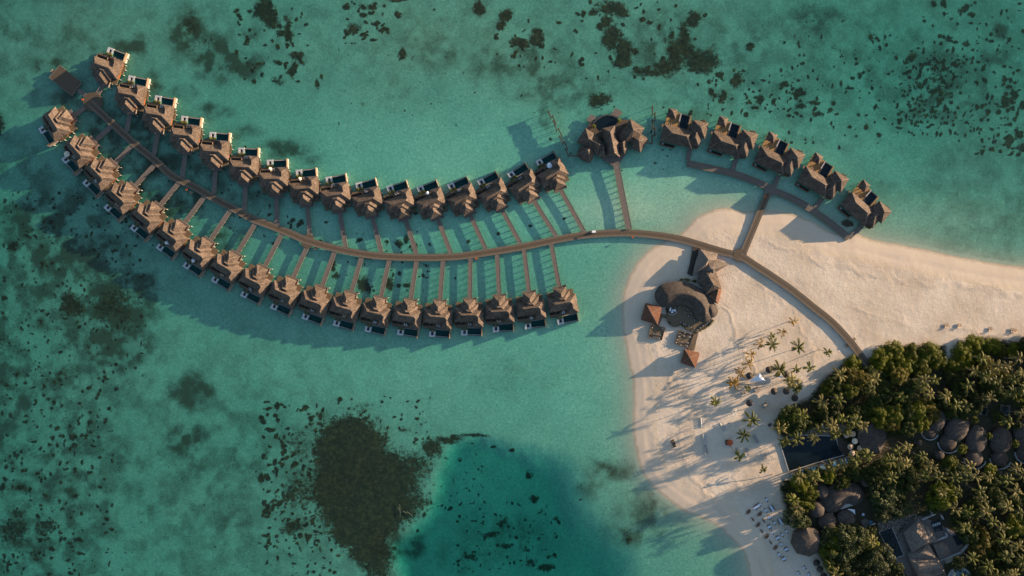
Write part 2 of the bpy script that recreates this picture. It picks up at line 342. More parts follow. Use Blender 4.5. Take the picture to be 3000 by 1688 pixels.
# sheltered shallows beside the sandbank
# ---- reef (hard coral) and soft (sea grass, algae) masks: where each grows
reef = np.zeros(PX.shape); soft = np.zeros(PX.shape)
for b in [(775,25,34,40,.95),(790,55,30,30,.9),(842,72,16,34,.95),(826,92,14,16,.9),(846,98,16,16,.9),(867,163,26,16,.9),(882,181,10,9,1),(856,200,15,22,.9),
  (815,228,26,16,.7),(812,185,12,10,.9),(752,185,40,20,.55),(560,75,36,50,.62),(600,130,50,30,.5),(0,365,22,34,.9),(930,240,9,18,.85),(942,222,6,12,.8),
  (1068,17,12,9,1),(1092,18,14,10,.9),(1030,80,18,16,.85),(1093,66,10,8,1),(1166,38,10,10,1.2),(1165,2,30,6,.9),(1180,152,20,14,.95),(1405,26,18,20,1),(1484,52,24,26,1),(1470,80,20,14,.9),
  (1513,122,32,16,1),(1568,110,26,22,1),(1575,88,18,16,1),(1580,130,14,16,.9),(1540,145,36,10,.5),(1756,292,28,22,1),(1765,285,-1,-1,0),(1790,28,44,30,.9),(1738,38,14,12,.9),(1772,72,22,22,.9),(1757,78,10,12,1),
  (1796,112,34,34,.95),(1836,150,26,40,1),(1820,175,24,18,.95),(1860,120,-1,-1,0),(1815,35,30,26,.9),(1900,205,50,18,.8),(1945,190,44,40,.85),(1985,160,30,60,.8),(1972,100,14,16,.8),
  (2036,55,26,22,1),(2010,105,20,46,.9),(2050,180,58,40,.95),(2020,140,30,30,.9),(2107,222,15,12,1),(2160,238,18,24,1),(2082,268,12,11,1),(2116,277,15,12,.95),(2206,135,18,10,1),(2200,145,12,6,.9),(2294,245,16,10,1),(2288,256,8,8,.9),
  (2229,290,12,16,.95),(2270,297,7,9,1),(2211,316,8,7,1),(2342,273,16,13,1),(2385,300,22,8,.9),(2350,312,16,8,.9),(2400,336,22,10,.85),(2338,332,10,7,.9),(2436,322,10,9,1),(2450,300,10,10,.9),(2458,335,9,5,1),
  (2465,243,5,14,.9),(2498,228,8,6,1),(2521,222,6,12,1),(2492,258,16,4,.9),(2554,106,10,10,1),(2574,106,8,6,1),(2674,171,17,11,1),(2541,369,7,11,1),(2516,334,8,6,.9),(2570,318,9,9,.9),(2580,390,9,7,.8),(2514,400,6,5,.9),
  (2827,22,12,13,1),(2742,8,8,12,.9),(2772,8,12,12,.9),(2755,106,9,8,1),(2780,116,9,7,1),(2800,124,8,6,1),(2830,128,14,12,.85),(2850,38,14,8,.9),(2835,357,7,6,1.1),(2975,275,12,16,1),(2950,292,10,14,.95),(2940,310,12,6,.9),
  (2998,310,10,16,1),(2985,335,6,12,.9),(2980,352,10,8,1),(2964,370,8,7,1),(2990,395,8,14,1),(2962,413,9,16,1),(2998,435,12,18,.95),(2878,408,5,6,.9),(2900,405,5,5,1),(2885,428,5,4,1),(2865,240,8,6,1),(2950,195,9,6,.9),
  (2745,250,60,50,.52),(2720,340,50,16,.6),(2700,290,50,40,.45),(2360,320,90,30,.25),
  (1030,1310,105,85,1.25),(1000,1430,85,130,1.25),(1100,1410,125,95,1.2),(1090,1500,110,80,1.2),(1195,1372,80,62,.72),(1262,1318,42,34,.8),(1320,1288,46,12,.85),(1390,1277,50,7,.8),(1130,1480,115,62,1.1),(1035,1545,70,66,1.2),(1085,1610,58,64,1.1),(1110,1660,54,50,.85),
  (960,1230,70,40,.5),(870,1300,60,70,.5),(890,1440,60,70,.62),(850,1450,36,40,.7),(860,1545,50,22,.8),(1050,1200,60,14,.5),(1190,1262,24,10,.6),(1222,1228,8,5,1),(900,1620,80,50,.32),(860,1190,60,34,.28),(1180,1320,60,40,.45),
  (330,890,90,70,.62),(210,900,36,30,.9),(190,870,24,24,.8),(30,720,20,16,.9),(20,1000,60,60,.45),(180,1210,120,90,.35),(40,1560,50,50,.75),(130,1540,40,20,.75),(100,1620,60,30,.5),(180,1100,30,24,.6),(210,1285,12,12,1),(218,1307,16,9,.9),(232,1583,12,10,1),(60,1440,26,14,.8),(50,1500,50,20,.6),(38,1330,16,12,.8),(0,1430,10,12,.9),
  (1067,838,24,26,.85),(1045,822,12,10,.8),(1146,835,15,26,.9),(1190,838,14,12,.85),(1168,840,8,8,.8),(1163,718,14,14,.9),(1186,706,10,14,.9),(1055,704,9,7,1),(1130,711,8,7,1),(1212,722,8,14,.85),(1235,742,-1,-1,0),(1241,807,6,7,1),(1249,815,5,4,1),(1170,802,8,8,.9),(1250,776,14,10,.7),(1370,712,5,6,1.1),(1459,685,6,6,1.1),(1552,665,6,6,1.1),(1656,642,6,5,1),(1333,813,4,4,1),(1213,628,9,7,.9),
  (975,780,10,26,.9),(985,815,12,14,.9),(1085,760,24,6,.7),(880,655,12,10,.9),(855,645,10,8,.8),(790,625,10,6,.8),(955,650,7,5,.8),(800,710,8,6,.8),(940,700,7,6,.8),(1555,1397,14,14,.9),(1562,1462,16,12,.9),(1445,1312,9,5,1),(1502,1321,10,5,1),(1384,1304,5,4,1),(1348,1350,9,7,.8),(1323,1496,8,7,1),(1243,1512,6,8,1),(1225,1556,8,6,1),(1152,1609,7,8,1),(1435,1575,28,12,.8),(1470,1540,14,22,.75),(1380,1640,26,12,.7),(1610,1675,26,14,1),(1560,1655,24,14,.7),(1840,1582,14,20,.7),(1705,1465,6,5,.9),(1480,1600,26,10,.7),(1530,1610,20,14,.5),(2480,655,18,10,1)]:
    if b[2] > 0: reef = np.maximum(reef, b[4]*blob(*b[:4]))
for b in [(545,95,60,75,.8),(640,165,90,55,.85),(700,190,60,40,.8),(720,110,60,50,.45),(370,140,80,22,.7),(420,110,50,20,.4),(450,240,24,40,.6),(535,275,40,26,.6),(620,330,60,26,.6),(700,385,60,22,.5),(830,440,70,28,.6),(900,470,60,20,.35),
  (150,195,50,30,.7),(590,40,80,40,.3),(1540,190,180,70,.5),(1240,150,160,60,.4),(1650,260,160,60,.45),(1940,120,90,100,.5),(2400,60,120,50,.5),(2200,120,160,80,.35),(2930,80,24,30,.7),(2920,170,60,30,.5),(2750,240,150,120,.45),
  (200,760,170,110,.75),(110,640,130,90,.7),(340,880,110,100,1),(400,830,60,60,.7),(330,1010,100,80,.9),(100,900,160,160,.55),(60,1150,140,120,.6),(200,1300,140,120,.55),(120,1480,130,120,.5),(200,1420,60,80,.5),
  (560,1150,70,60,.75),(540,1290,60,50,.85),(600,1400,120,110,.35),(680,1530,90,50,.45),(420,1340,60,50,.4),(450,1500,90,60,.35),(880,1250,80,60,.3),(360,380,130,60,.8),(450,460,120,60,.75),(600,530,110,60,.6),(560,600,60,50,.7),(460,620,60,50,.8),(420,540,40,40,.8),(380,420,60,50,.7),(330,460,40,30,.8),
  (740,560,100,50,.45),(660,700,60,40,.6),(250,500,60,50,.5),(190,290,60,30,.6),(1600,340,16,30,.6),(2040,340,80,30,.35),(1790,1380,60,30,.6),(1900,1500,90,60,.45),(1830,1570,60,30,.5),(1490,1100,200,60,.15),(2600,560,120,50,.2),(1160,250,160,80,.2),(1060,300,8,6,.6),(1740,1420,40,40,.4),
  (1170,1600,80,40,.8),(1480,1580,160,80,.3),(1360,1640,120,50,.3),(230,600,60,50,.6)]:
    soft = np.maximum(soft, 1.35*b[4]*blob(*b[:4]))
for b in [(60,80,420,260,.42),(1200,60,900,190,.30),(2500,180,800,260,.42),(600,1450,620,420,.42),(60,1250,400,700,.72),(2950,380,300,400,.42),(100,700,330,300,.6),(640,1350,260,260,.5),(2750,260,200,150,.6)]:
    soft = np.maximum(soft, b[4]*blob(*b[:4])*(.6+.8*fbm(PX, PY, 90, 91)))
def scatter(n_, x0, x1, y0, y1, r0, r1, a=1.0, seed=1, mask=None):
    """coral heads sown over an area"""
    global reef
    q = np.random.default_rng(seed)
    for _ in range(n_):
        x, y = q.uniform(x0, x1), q.uniform(y0, y1); r = q.uniform(r0, r1)*q.uniform(.6, 1)
        if mask and not mask(x, y): continue
        xx, yy = (x-1500)/5, (844-y)/5; rr = r/5*3
        i0, i1 = np.searchsorted(gy, (yy-rr, yy+rr)); j0, j1 = np.searchsorted(gx, (xx-rr, xx+rr))
        if i1 <= i0 or j1 <= j0: continue
        sl = (slice(i0, i1), slice(j0, j1)); ca = q.uniform(.7, 1.35); d2 = (((PX[sl]*.45+WX[sl]*.55-x)*ca)**2+((PY[sl]*.45+WY[sl]*.55-y)/ca)**2)/(r*r)
        reef[sl] = np.maximum(reef[sl], a*np.exp(-d2**1.3*.7))
scatter(70, 690, 900, 20, 240, 4, 10, 1, 11); scatter(50, 1010, 1130, 5, 130, 4, 9, 1, 12); scatter(34, 1450, 1640, 60, 200, 4, 8, 1, 13)
scatter(70, 1680, 2080, 0, 250, 4, 10, 1, 14); scatter(90, 2020, 2400, 200, 345, 4, 8, 1, 15); scatter(130, 2300, 3000, 100, 430, 4, 8, 1, 16)
scatter(110, 2640, 2800, 170, 360, 4, 10, .9, 17); scatter(60, 2700, 3000, 0, 200, 4, 8, 1, 18); scatter(160, 2620, 2860, 150, 400, 3, 8, .9, 41); scatter(90, 2860, 3000, 200, 460, 4, 10, 1, 42); scatter(90, 2300, 2640, 60, 260, 2.5, 5, .8, 43); scatter(200, 60, 420, 560, 1050, 3, 7, .8, 44); scatter(50, 1750, 2040, 300, 500, 3, 6, .8, 19)
scatter(260, 0, 420, 560, 1150, 3, 8, .85, 20); scatter(260, 0, 330, 1100, 1688, 4, 9, .9, 21); scatter(190, 760, 960, 1180, 1600, 4, 11, 1, 22)
scatter(120, 780, 1000, 1450, 1688, 3, 8, .9, 23); scatter(60, 960, 1260, 1160, 1300, 3, 7, 1, 24); scatter(110, 1330, 1640, 1480, 1680, 3, 8, .8, 25)
scatter(60, 1000, 1260, 680, 860, 2.5, 5, 1, 26); scatter(60, 260, 800, 420, 740, 3, 6, .8, 27); scatter(60, 1180, 1420, 1330, 1500, 3, 6, .8, 28)
scatter(90, 900, 1700, 0, 450, 2.5, 5, .8, 29); scatter(40, 640, 900, 560, 680, 3, 7, .9, 30); scatter(120, 320, 900, 1150, 1688, 2.5, 5, .7, 31)
grove = [(2300,1300),(2262,1262),(2275,1210),(2330,1180),(2380,1140),(2420,1095),(2480,1050),(2510,1040),(2560,1090),(2560,1020),(2620,1005),(2770,1005),(2785,1080),(2795,1040),(2830,990),(2880,978),(3000,1000),(4600,1100),(4600,2900),(2700,2600),
         (2440,1900),(2425,1688),(2405,1650),(2330,1560),(2300,1500),(2275,1430),(2310,1395)]
G = sdf(PX, PY, grove); soil = np.clip((G+(fbm(PX, PY, 30, 50)-.5)*20)/14, 0, 1)
mot = np.clip((fbm(PX, PY, 34, 101, 4)-.34)/.3, 0, 1); soft = soft*(.40+.80*mot)
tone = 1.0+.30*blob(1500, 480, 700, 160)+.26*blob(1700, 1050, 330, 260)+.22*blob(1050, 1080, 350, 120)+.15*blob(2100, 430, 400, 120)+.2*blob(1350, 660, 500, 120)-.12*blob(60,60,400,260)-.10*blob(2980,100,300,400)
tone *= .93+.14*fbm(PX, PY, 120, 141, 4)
reef *= (D < -6); soft *= (D < -12)
track = np.zeros(PX.shape)
for pts in ([(2120,905),(2160,980),(2190,1060),(2230,1140),(2215,1260),(2160,1400),(2190,1500),(2250,1600)], [(2480,1030),(2420,1060),(2340,1110),(2280,1160),(2230,1200)], [(1900,985),(1960,1060),(1985,1170),(1995,1290),(2030,1400),(2110,1490),(2200,1590),(2240,1688)],
            [(2180,770),(2300,900),(2370,1000),(2390,1090)], [(2500,900),(2700,960),(3000,985)], [(2240,700),(2420,770),(2650,820),(3000,860)], [(2030,1210),(2130,1270),(2260,1330)], [(1960,800),(1930,860),(1900,930)]):
    q_ = np.full(PX.shape, 1e9); px_, py_ = PX+(fbm(PX, PY, 40, 151, 3)-.5)*40, PY+(fbm(PX, PY, 40, 161, 3)-.5)*40
    for (ax, ay), (bx, by) in zip(pts, pts[1:]):
        L_ = (bx-ax)**2+(by-ay)**2; t_ = np.clip(((px_-ax)*(bx-ax)+(py_-ay)*(by-ay))/L_, 0, 1); q_ = np.minimum(q_, (px_-ax-t_*(bx-ax))**2+(py_-ay-t_*(by-ay))**2)
    track = np.maximum(track, np.exp(-q_/(7.0**2)))
track *= np.clip((fbm(PX, PY, 50, 171, 3)-.25)/.3, 0, 1)
nx, ny = len(gx), len(gy)
ii = np.arange(nx*ny).reshape(ny, nx)
quads = np.stack([ii[:-1, :-1], ii[:-1, 1:], ii[1:, 1:], ii[1:, :-1]], -1).reshape(-1, 4)
V = np.stack([X, Y, Z], -1).reshape(-1, 3)
def sheet(name, fsel, material):
    q = quads[fsel]; used, inv = np.unique(q, return_inverse=True); q = inv.reshape(-1, 4)
    me = bpy.data.meshes.new(name); me.vertices.add(len(used)); me.vertices.foreach_set('co', V[used].astype(np.float32).ravel())
    me.loops.add(len(q)*4); me.loops.foreach_set('vertex_index', q.astype(np.int32).ravel())
    me.polygons.add(len(q)); me.polygons.foreach_set('loop_start', np.arange(0, len(q)*4, 4, dtype=np.int32))
    me.polygons.foreach_set('use_smooth', np.ones(len(q), bool)); me.update(calc_edges=True)
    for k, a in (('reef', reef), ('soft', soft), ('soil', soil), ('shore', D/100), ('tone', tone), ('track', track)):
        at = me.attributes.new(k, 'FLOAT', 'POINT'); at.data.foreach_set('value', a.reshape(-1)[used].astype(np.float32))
    me.materials.append(material); o = bpy.data.objects.new(name, me); C.objects.link(o); o['kind'] = 'structure'; return o
qD = D.reshape(-1)[quads].mean(1)

def ground_material():
    m, n, l, b = nt('sand_and_reef')
    pos = n.new('ShaderNodeNewGeometry').outputs['Position']
    def at(k): a = n.new('ShaderNodeAttribute'); a.attribute_name = k; return a.outputs['Fac']
    def math_(op, a, b_=None, c_=None, clamp=False):
        x = n.new('ShaderNodeMath'); x.operation = op; x.use_clamp = clamp
        for k, q in enumerate((a, b_, c_)):
            if q is None: continue
            if isinstance(q, (int, float)): x.inputs[k].default_value = q
            else: l.new(q, x.inputs[k])
        return x.outputs[0]
    def mixc(fac, a, b_, blend='MIX'):
        x = n.new('ShaderNodeMix'); x.data_type = 'RGBA'; x.blend_type = blend; x.clamp_factor = True
        if isinstance(fac, (int, float)): x.inputs[0].default_value = fac
        else: l.new(fac, x.inputs[0])
        for k, q in ((6, a), (7, b_)):
            if isinstance(q, tuple): x.inputs[k].default_value = (*q, 1)
            else: l.new(q, x.inputs[k])
        return x.outputs[2]
    def sstep(v, a, b_): 
        x = n.new('ShaderNodeMapRange'); x.interpolation_type = 'SMOOTHSTEP'; x.inputs[1].default_value = a; x.inputs[2].default_value = b_; l.new(v, x.inputs[0]); return x.outputs[0]
    # dry sand
    big = noise_node(n, l, .045, 5, .6, pos).outputs['Fac']; fine = noise_node(n, l, 1.3, 6, .75, pos).outputs['Fac']; mid = noise_node(n, l, .3, 5, .65, pos).outputs['Fac']
    dry = ramp(n, l, big, [(.35, (.50, .40, .30)), (.6, (.62, .515, .405))]).outputs[0]
    dry = mixc(1.0, dry, ramp(n, l, fine, [(.3, (.80, .80, .80)), (.7, (1.13, 1.12, 1.10))]).outputs[0], 'MULTIPLY')
    sh = at('shore'); wet = sstep(sh, .42, .0)
    wetn = sstep(math_('ADD', sh, math_('MULTIPLY', math_('SUBTRACT', mid, .5), .25)), .32, .22)
    smooth_ = sstep(math_('ADD', sh, math_('MULTIPLY', math_('SUBTRACT', mid, .5), .35)), .72, .52)
    dry = mixc(math_('MULTIPLY', smooth_, .8), dry, (.57, .455, .34))
    belt = math_('MULTIPLY', sstep(math_('ABSOLUTE', math_('SUBTRACT', math_('ADD', sh, math_('MULTIPLY', math_('SUBTRACT', mid, .5), .30)), .66)), .11, .0), sstep(fine, .35, .6))
    dry = mixc(math_('MULTIPLY', belt, .6), dry, (.60, .45, .28))
    dry = mixc(math_('MULTIPLY', wetn, .35), dry, (.52, .42, .31))
    tr = math_('MULTIPLY', at('track'), sstep(fine, .40, .62)); dry = mixc(math_('MULTIPLY', tr, .45), dry, (.36, .30, .24))
    dry = mixc(sstep(math_('ADD', sh, math_('MULTIPLY', math_('SUBTRACT', mid, .5), .12)), .10, .02), dry, (.40, .32, .225))
    # litter and damp streaks where the tide stood
    line = math_('MULTIPLY', sstep(math_('ABSOLUTE', math_('SUBTRACT', math_('ADD', sh, math_('MULTIPLY', math_('SUBTRACT', mid, .5), .10)), .40)), .035, .0), sstep(fine, .45, .65))
    dry = mixc(math_('MULTIPLY', line, .35), dry, (.34, .24, .14))
    dirt = math_('MULTIPLY', at('soil'), sstep(mid, .15, .38))
    dry = mixc(dirt, dry, ramp(n, l, fine, [(.3, (.030, .030, .014)), (.7, (.085, .070, .045))]).outputs[0])
    # swash lines left by small waves, following the water's edge
    wv = math_('SINE', math_('MULTIPLY', math_('ADD', sh, math_('MULTIPLY', mid, .35)), 95.0)); near_ = sstep(math_('ABSOLUTE', math_('SUBTRACT', sh, .04)), .30, .05)
    wl_ = math_('MULTIPLY', math_('MULTIPLY', sstep(wv, .35, 1.0), near_), sstep(big, .40, .55)); dry = mixc(math_('MULTIPLY', wl_, .35), dry, (.66, .56, .40))
    # sea bed
    bed = ramp(n, l, big, [(.3, (.27, .375, .265)), (.7, (.325, .42, .295))]).outputs[0]
    caustic_ripple = noise_node(n, l, .85, 5, .75, pos, 1.0).outputs['Fac']  # light mottling of wavelets and caustics painted into bed colour, mixed with sand ripples
    bed = mixc(1.0, bed, ramp(n, l, caustic_ripple, [(.28, (.60, .66, .66)), (.5, (.97, .97, .96)), (.70, (1.50, 1.36, 1.22))]).outputs[0], 'MULTIPLY')
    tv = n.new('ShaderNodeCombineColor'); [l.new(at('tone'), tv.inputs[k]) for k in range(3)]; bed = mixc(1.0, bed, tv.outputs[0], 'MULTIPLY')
    bed = mixc(math_('MULTIPLY', wl_, .5), bed, (.52, .50, .36)); pale = sstep(sh, -.75, -.05); bed = mixc(math_('MULTIPLY', pale, .5), bed, (.40, .365, .27))
    sp = noise_node(n, l, .9, 4, .75, pos).outputs['Fac']
    softm = at('soft')
    thr = math_('ADD', math_('MULTIPLY', softm, .24), math_('SUBTRACT', math_('MULTIPLY', noise_node(n, l, .14, 6, .7, pos).outputs['Fac'], .62), .33))
    sg = sstep(math_('ADD', thr, math_('MULTIPLY', math_('SUBTRACT', sp, .5), .65)), .0, .26)
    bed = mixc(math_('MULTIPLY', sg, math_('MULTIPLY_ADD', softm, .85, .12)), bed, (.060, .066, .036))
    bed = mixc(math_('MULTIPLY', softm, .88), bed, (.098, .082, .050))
    # pepper of small rubble all over the flats
    pep = sstep(noise_node(n, l, 1.1, 3, .6, pos).outputs['Fac'], .62, .72)
    pepz = sstep(noise_node(n, l, .025, 3, .6, pos).outputs['Fac'], .42, .62)
    bed = mixc(math_('MULTIPLY', pep, math_('MULTIPLY', pepz, .75)), bed, (.09, .085, .05))
    cr = noise_node(n, l, .55, 8, .80, pos).outputs['Fac']
    rm = sstep(math_('ADD', at('reef'), math_('MULTIPLY', math_('SUBTRACT', cr, .5), 1.9)), .38, .72)
    coral = ramp(n, l, noise_node(n, l, .45, 7, .8, pos).outputs['Fac'], [(.3, (.012, .007, .003)), (.48, (.048, .023, .009)), (.70, (.16, .075, .026))]).outputs[0]
    bed = mixc(math_('MULTIPLY', rm, .95), bed, coral)
    under = sstep(sh, .03, -.06)
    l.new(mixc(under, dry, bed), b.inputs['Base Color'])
    b.inputs['Roughness'].default_value = .9; b.inputs['Specular IOR Level'].default_value = .1
    # footprints and wind ripples on dry sand, lumps of coral below
    fp = noise_node(n, l, .55, 5, .8, pos).outputs['Fac']
    hgt = math_('MULTIPLY', fp, math_('MULTIPLY', sstep(sh, .40, .80), 1.1)); hgt = math_('ADD', hgt, math_('MULTIPLY', at('track'), math_('MULTIPLY', fine, 1.2)))
    hgt = math_('ADD', hgt, math_('MULTIPLY', rm, .5)); hgt = math_('ADD', hgt, math_('MULTIPLY', math_('MULTIPLY', caustic_ripple, under), .35))
    bp = n.new('ShaderNodeBump'); bp.inputs['Strength'].default_value = .9; bp.inputs['Distance'].default_value = .22
    l.new(hgt, bp.inputs['Height']); l.new(bp.outputs[0], b.inputs['Normal'])
    return m
gm = ground_material()
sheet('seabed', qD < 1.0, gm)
sheet('beach', qD >= 1.0, gm)
# ---- the sea: one body of clear green water
m, n, l, b = nt('sea_water'); n.remove(b)
t = n.new('ShaderNodeBsdfTransparent'); g = n.new('ShaderNodeBsdfGlossy'); g.inputs['Roughness'].default_value = .12
geo = n.new('ShaderNodeNewGeometry'); x1 = noise_node(n, l, .5, 4, .6, geo.outputs['Position'], .5)
bp = n.new('ShaderNodeBump'); bp.inputs['Strength'].default_value = .5; bp.inputs['Distance'].default_value = .25; l.new(x1.outputs['Fac'], bp.inputs['Height'])
l.new(bp.outputs[0], g.inputs['Normal']); lw = n.new('ShaderNodeLayerWeight'); lw.inputs['Blend'].default_value = .5   # same reflectance from above and below
pw = n.new('ShaderNodeMath'); pw.operation = 'POWER'; pw.inputs[1].default_value = 5; l.new(lw.outputs['Facing'], pw.inputs[0])
f = n.new('ShaderNodeMath'); f.operation = 'MULTIPLY_ADD'; f.inputs[1].default_value = .55; f.inputs[2].default_value = .02; l.new(pw.outputs[0], f.inputs[0])
ms = n.new('ShaderNodeMixShader'); l.new(f.outputs[0], ms.inputs[0]); l.new(t.outputs[0], ms.inputs[1]); l.new(g.outputs[0], ms.inputs[2])
l.new(ms.outputs[0], n['Material Output'].inputs[0])
va = n.new('ShaderNodeVolumeAbsorption'); va.inputs['Color'].default_value = (.71, .915, .912, 1); va.inputs['Density'].default_value = 1.0
l.new(va.outputs[0], n['Material Output'].inputs['Volume']); M['sea'] = m
sea = MB().box(-3900, 3900, -3900, 3900, -30, 0).build('sea_water', m); sea['kind'] = 'structure'
# ------------------------------------------------------------------ jetties
def strip(mb, path, width, z1, z0, mi=0, off=0.0):
    """a deck of even width along a path [(x,y)], z1 a number or a list"""
    n = len(path); vs = []
    zs = z1 if isinstance(z1, (list, tuple)) else [z1]*n; th = zs[0]-z0 if not isinstance(z1, (list, tuple)) else z0
    for i in range(n):
        a = Vector(path[max(i-1, 0)]).to_2d(); c = Vector(path[min(i+1, n-1)]).to_2d(); d = (c-a).normalized(); nn = Vector((-d.y, d.x)); p = Vector(path[i]).to_2d()
        for s_ in (off-width/2, off+width/2): vs.append((*(p+nn*s_), zs[i]-th))
        for s_ in (off+width/2, off-width/2): vs.append((*(p+nn*s_), zs[i]))
    fs = [(0, 1, 2, 3)]
    for i in range(n-1):
        for k in range(4): a, b_ = 4*i+k, 4*i+(k+1) % 4; fs.append((a, b_, b_+4, a+4))
    fs.append(tuple(range(4*n-4, 4*n))[::-1]); mb.add(vs, fs, mi)
DZ = 1.05
def along(path, gap):
    d = 0; nxt = gap/2
    for a, b_ in zip(path, path[1:]):
        L = math.dist(a[:2], b_[:2])
        while nxt <= d+L and L > 0:
            t_ = (nxt-d)/L; yield (a[0]+(b_[0]-a[0])*t_, a[1]+(b_[1]-a[1])*t_, math.atan2(b_[1]-a[1], b_[0]-a[0])); nxt += gap
        d += L
def ground_z(x, y):
    i = min(max(np.searchsorted(gy, y), 0), ny-1); j = min(max(np.searchsorted(gx, x), 0), nx-1); return float(Z[i, j])
def jetty(name, path, width, label, cat, group=None, zs=None, boards='spur', beam=.25, th=.45, gap=3.0, piles=True, rail=False):
    root = empty(name, (path[0][0], path[0][1], 0)); tag(root, label, cat, group)
    ox, oy = path[0][0], path[0][1]; loc = [(p[0]-ox, p[1]-oy) for p in path]; zs = zs or [DZ]*len(path)
    d = MB(); strip(d, loc, width-.04, zs, .12); d.build('deck', M[boards], root)
    if width > 3.5:
        for s_ in (-1, 1):
            e = MB(); strip(e, loc, width*.24, [z_+.004 for z_ in zs], .05, 0, s_*width*.35); e.build('border_boards', M['jetty_edge'], root)
    for s_ in (-1, 1):
        e = MB(); strip(e, loc, .22, [z_+.05 for z_ in zs], th, 0, s_*(width/2)); e.build('edge_beam', M['edge'], root)
    if piles:
        p = MB()
        for k, (x, y, a) in enumerate(along(loc, gap)):
            for s_ in (-1, 1):
                cx, cy = x-math.sin(a)*s_*(width/2-.15), y+math.cos(a)*s_*(width/2-.15); zt = np.interp(k*gap, [0, 1], [0, 0])
                g0 = ground_z(cx+ox, cy+oy); top = zs[min(int(k*gap/max(1e-6, 1)), 0)]
                zi = min(range(len(loc)), key=lambda q: (loc[q][0]-x)**2+(loc[q][1]-y)**2)
                p.lathe([(.15, min(g0-.3, zs[zi]-.6)), (.15, zs[zi]-.1)], 6, cx, cy)
        if p.v: p.build('piling', M['concrete'], root, stuff=True)
    return root
main_px = [(262,300),(317,351),(356,387),(395,422.7),(457,472.4),(502,514),(564,545),(626,580.7),(688,613.4),(738.5,641),(777,655),(854.7,686),(901.3,706),(1000,732),
 (1097,748.7),(1213.7,754.5),(1330,752.2),(1427,739.8),(1532,723),(1621.6,704),(1718.7,688),(1835,682.3),(1932.4,690.4),(1995,701.5),(2028.9,710.9),(2115,737),(2171,752),(2220,782),
 (2310,842),(2383,900),(2441,947),(2494,1005),(2536,1060),(2567,1093),(2585,1112)]
mp = smooth_path(main_px, 6)
def mz(px): return DZ+.1 if px < 2000 else DZ+.1+.55*min(1, (px-2000)/200)
zs_ = [mz(p[0]) for p in mp]
mpath = [P(p[0], p[1], z_)[:2] for p, z_ in zip(mp, zs_)]
main = jetty('main_jetty', mpath, 3.9, 'long curving timber boardwalk from the round west platform to the palm grove', 'boardwalk', zs=zs_, boards='jetty', th=.55, gap=4.4)
def platform(root, px, py, r, n=20, z=DZ+.102, sx=1, sy=1, rot=0, name='platform'):
    x, y, _ = P(px, py, z); ox, oy = root.location.x, root.location.y
    mb = MB(); mb.lathe([(r, z-.45), (r, z)], n, x-ox, y-oy, sx, sy, rot); mb.build(name, [M['jetty']], root)
platform(main, 272, 299, 5.7, 22); platform(main, 901.3, 707, 4.3, 8); platform(main, 2168, 748, 4.0, 12, mz(2168)+.004)
# streak of trodden boards down the middle of the boardwalk
# swimming platform at the north-west end
sp = empty('swimming_platform', P(190, 236, 0)); tag(sp, 'square grey timber swimming platform at the far north-west end of the jetty', 'platform')
q = [P(*p, 1.15) for p in ((175.3,191.6),(239,242.9),(209.5,280.9),(143.5,227.3))]; ox, oy, _ = sp.location
MB().prism([(a[0]-ox, a[1]-oy) for a in q], .75, 1.15).build('deck', M['jetty'], sp)
for a, b_ in zip(q, q[1:]+q[:1]):
    MB().bar((a[0]-ox, a[1]-oy, 1.22), (b_[0]-ox, b_[1]-oy, 1.22), .22, .4).build('edge_beam', M['edge'], sp)
pl = MB()
for s_ in np.linspace(.05, .95, 5):
    for t_ in np.linspace(.05, .95, 6):
        c_ = [sum(w_*a[k] for w_, a in zip(((1-s_)*(1-t_), t_*(1-s_), s_*t_, s_*(1-t_)), q)) for k in (0, 1)]
        pl.lathe([(.15, -2.2), (.15, .8)], 6, c_[0]-ox, c_[1]-oy)
pl.build('piling', M['concrete'], sp, stuff=True)
ld = MB()
for k in range(6): ld.box(-1.0+.02*k, .0, .28*k, .28*k+.1, -.6, 1.3)
z1 = zz(100, 100, 6.44); a = P(*z1(330, 720), 1)
lo = ld.build('ladder', M['concrete'], sp); lo.location = (a[0]-ox, a[1]-oy, 0); lo.rotation_euler = (0, 0, R(-40))
def seg(name, a, b_, w_, label, cat, group=None, z=1.05, **k):
    return jetty(name, [P(*a, z)[:2], P(*b_, z)[:2]], w_, label, cat, group, zs=[z]*2, **k)
seg('link_walkway', z1(830, 1050), z1(1000, 1190), 2.0, 'short walkway between the square swimming platform and the round platform', 'walkway')

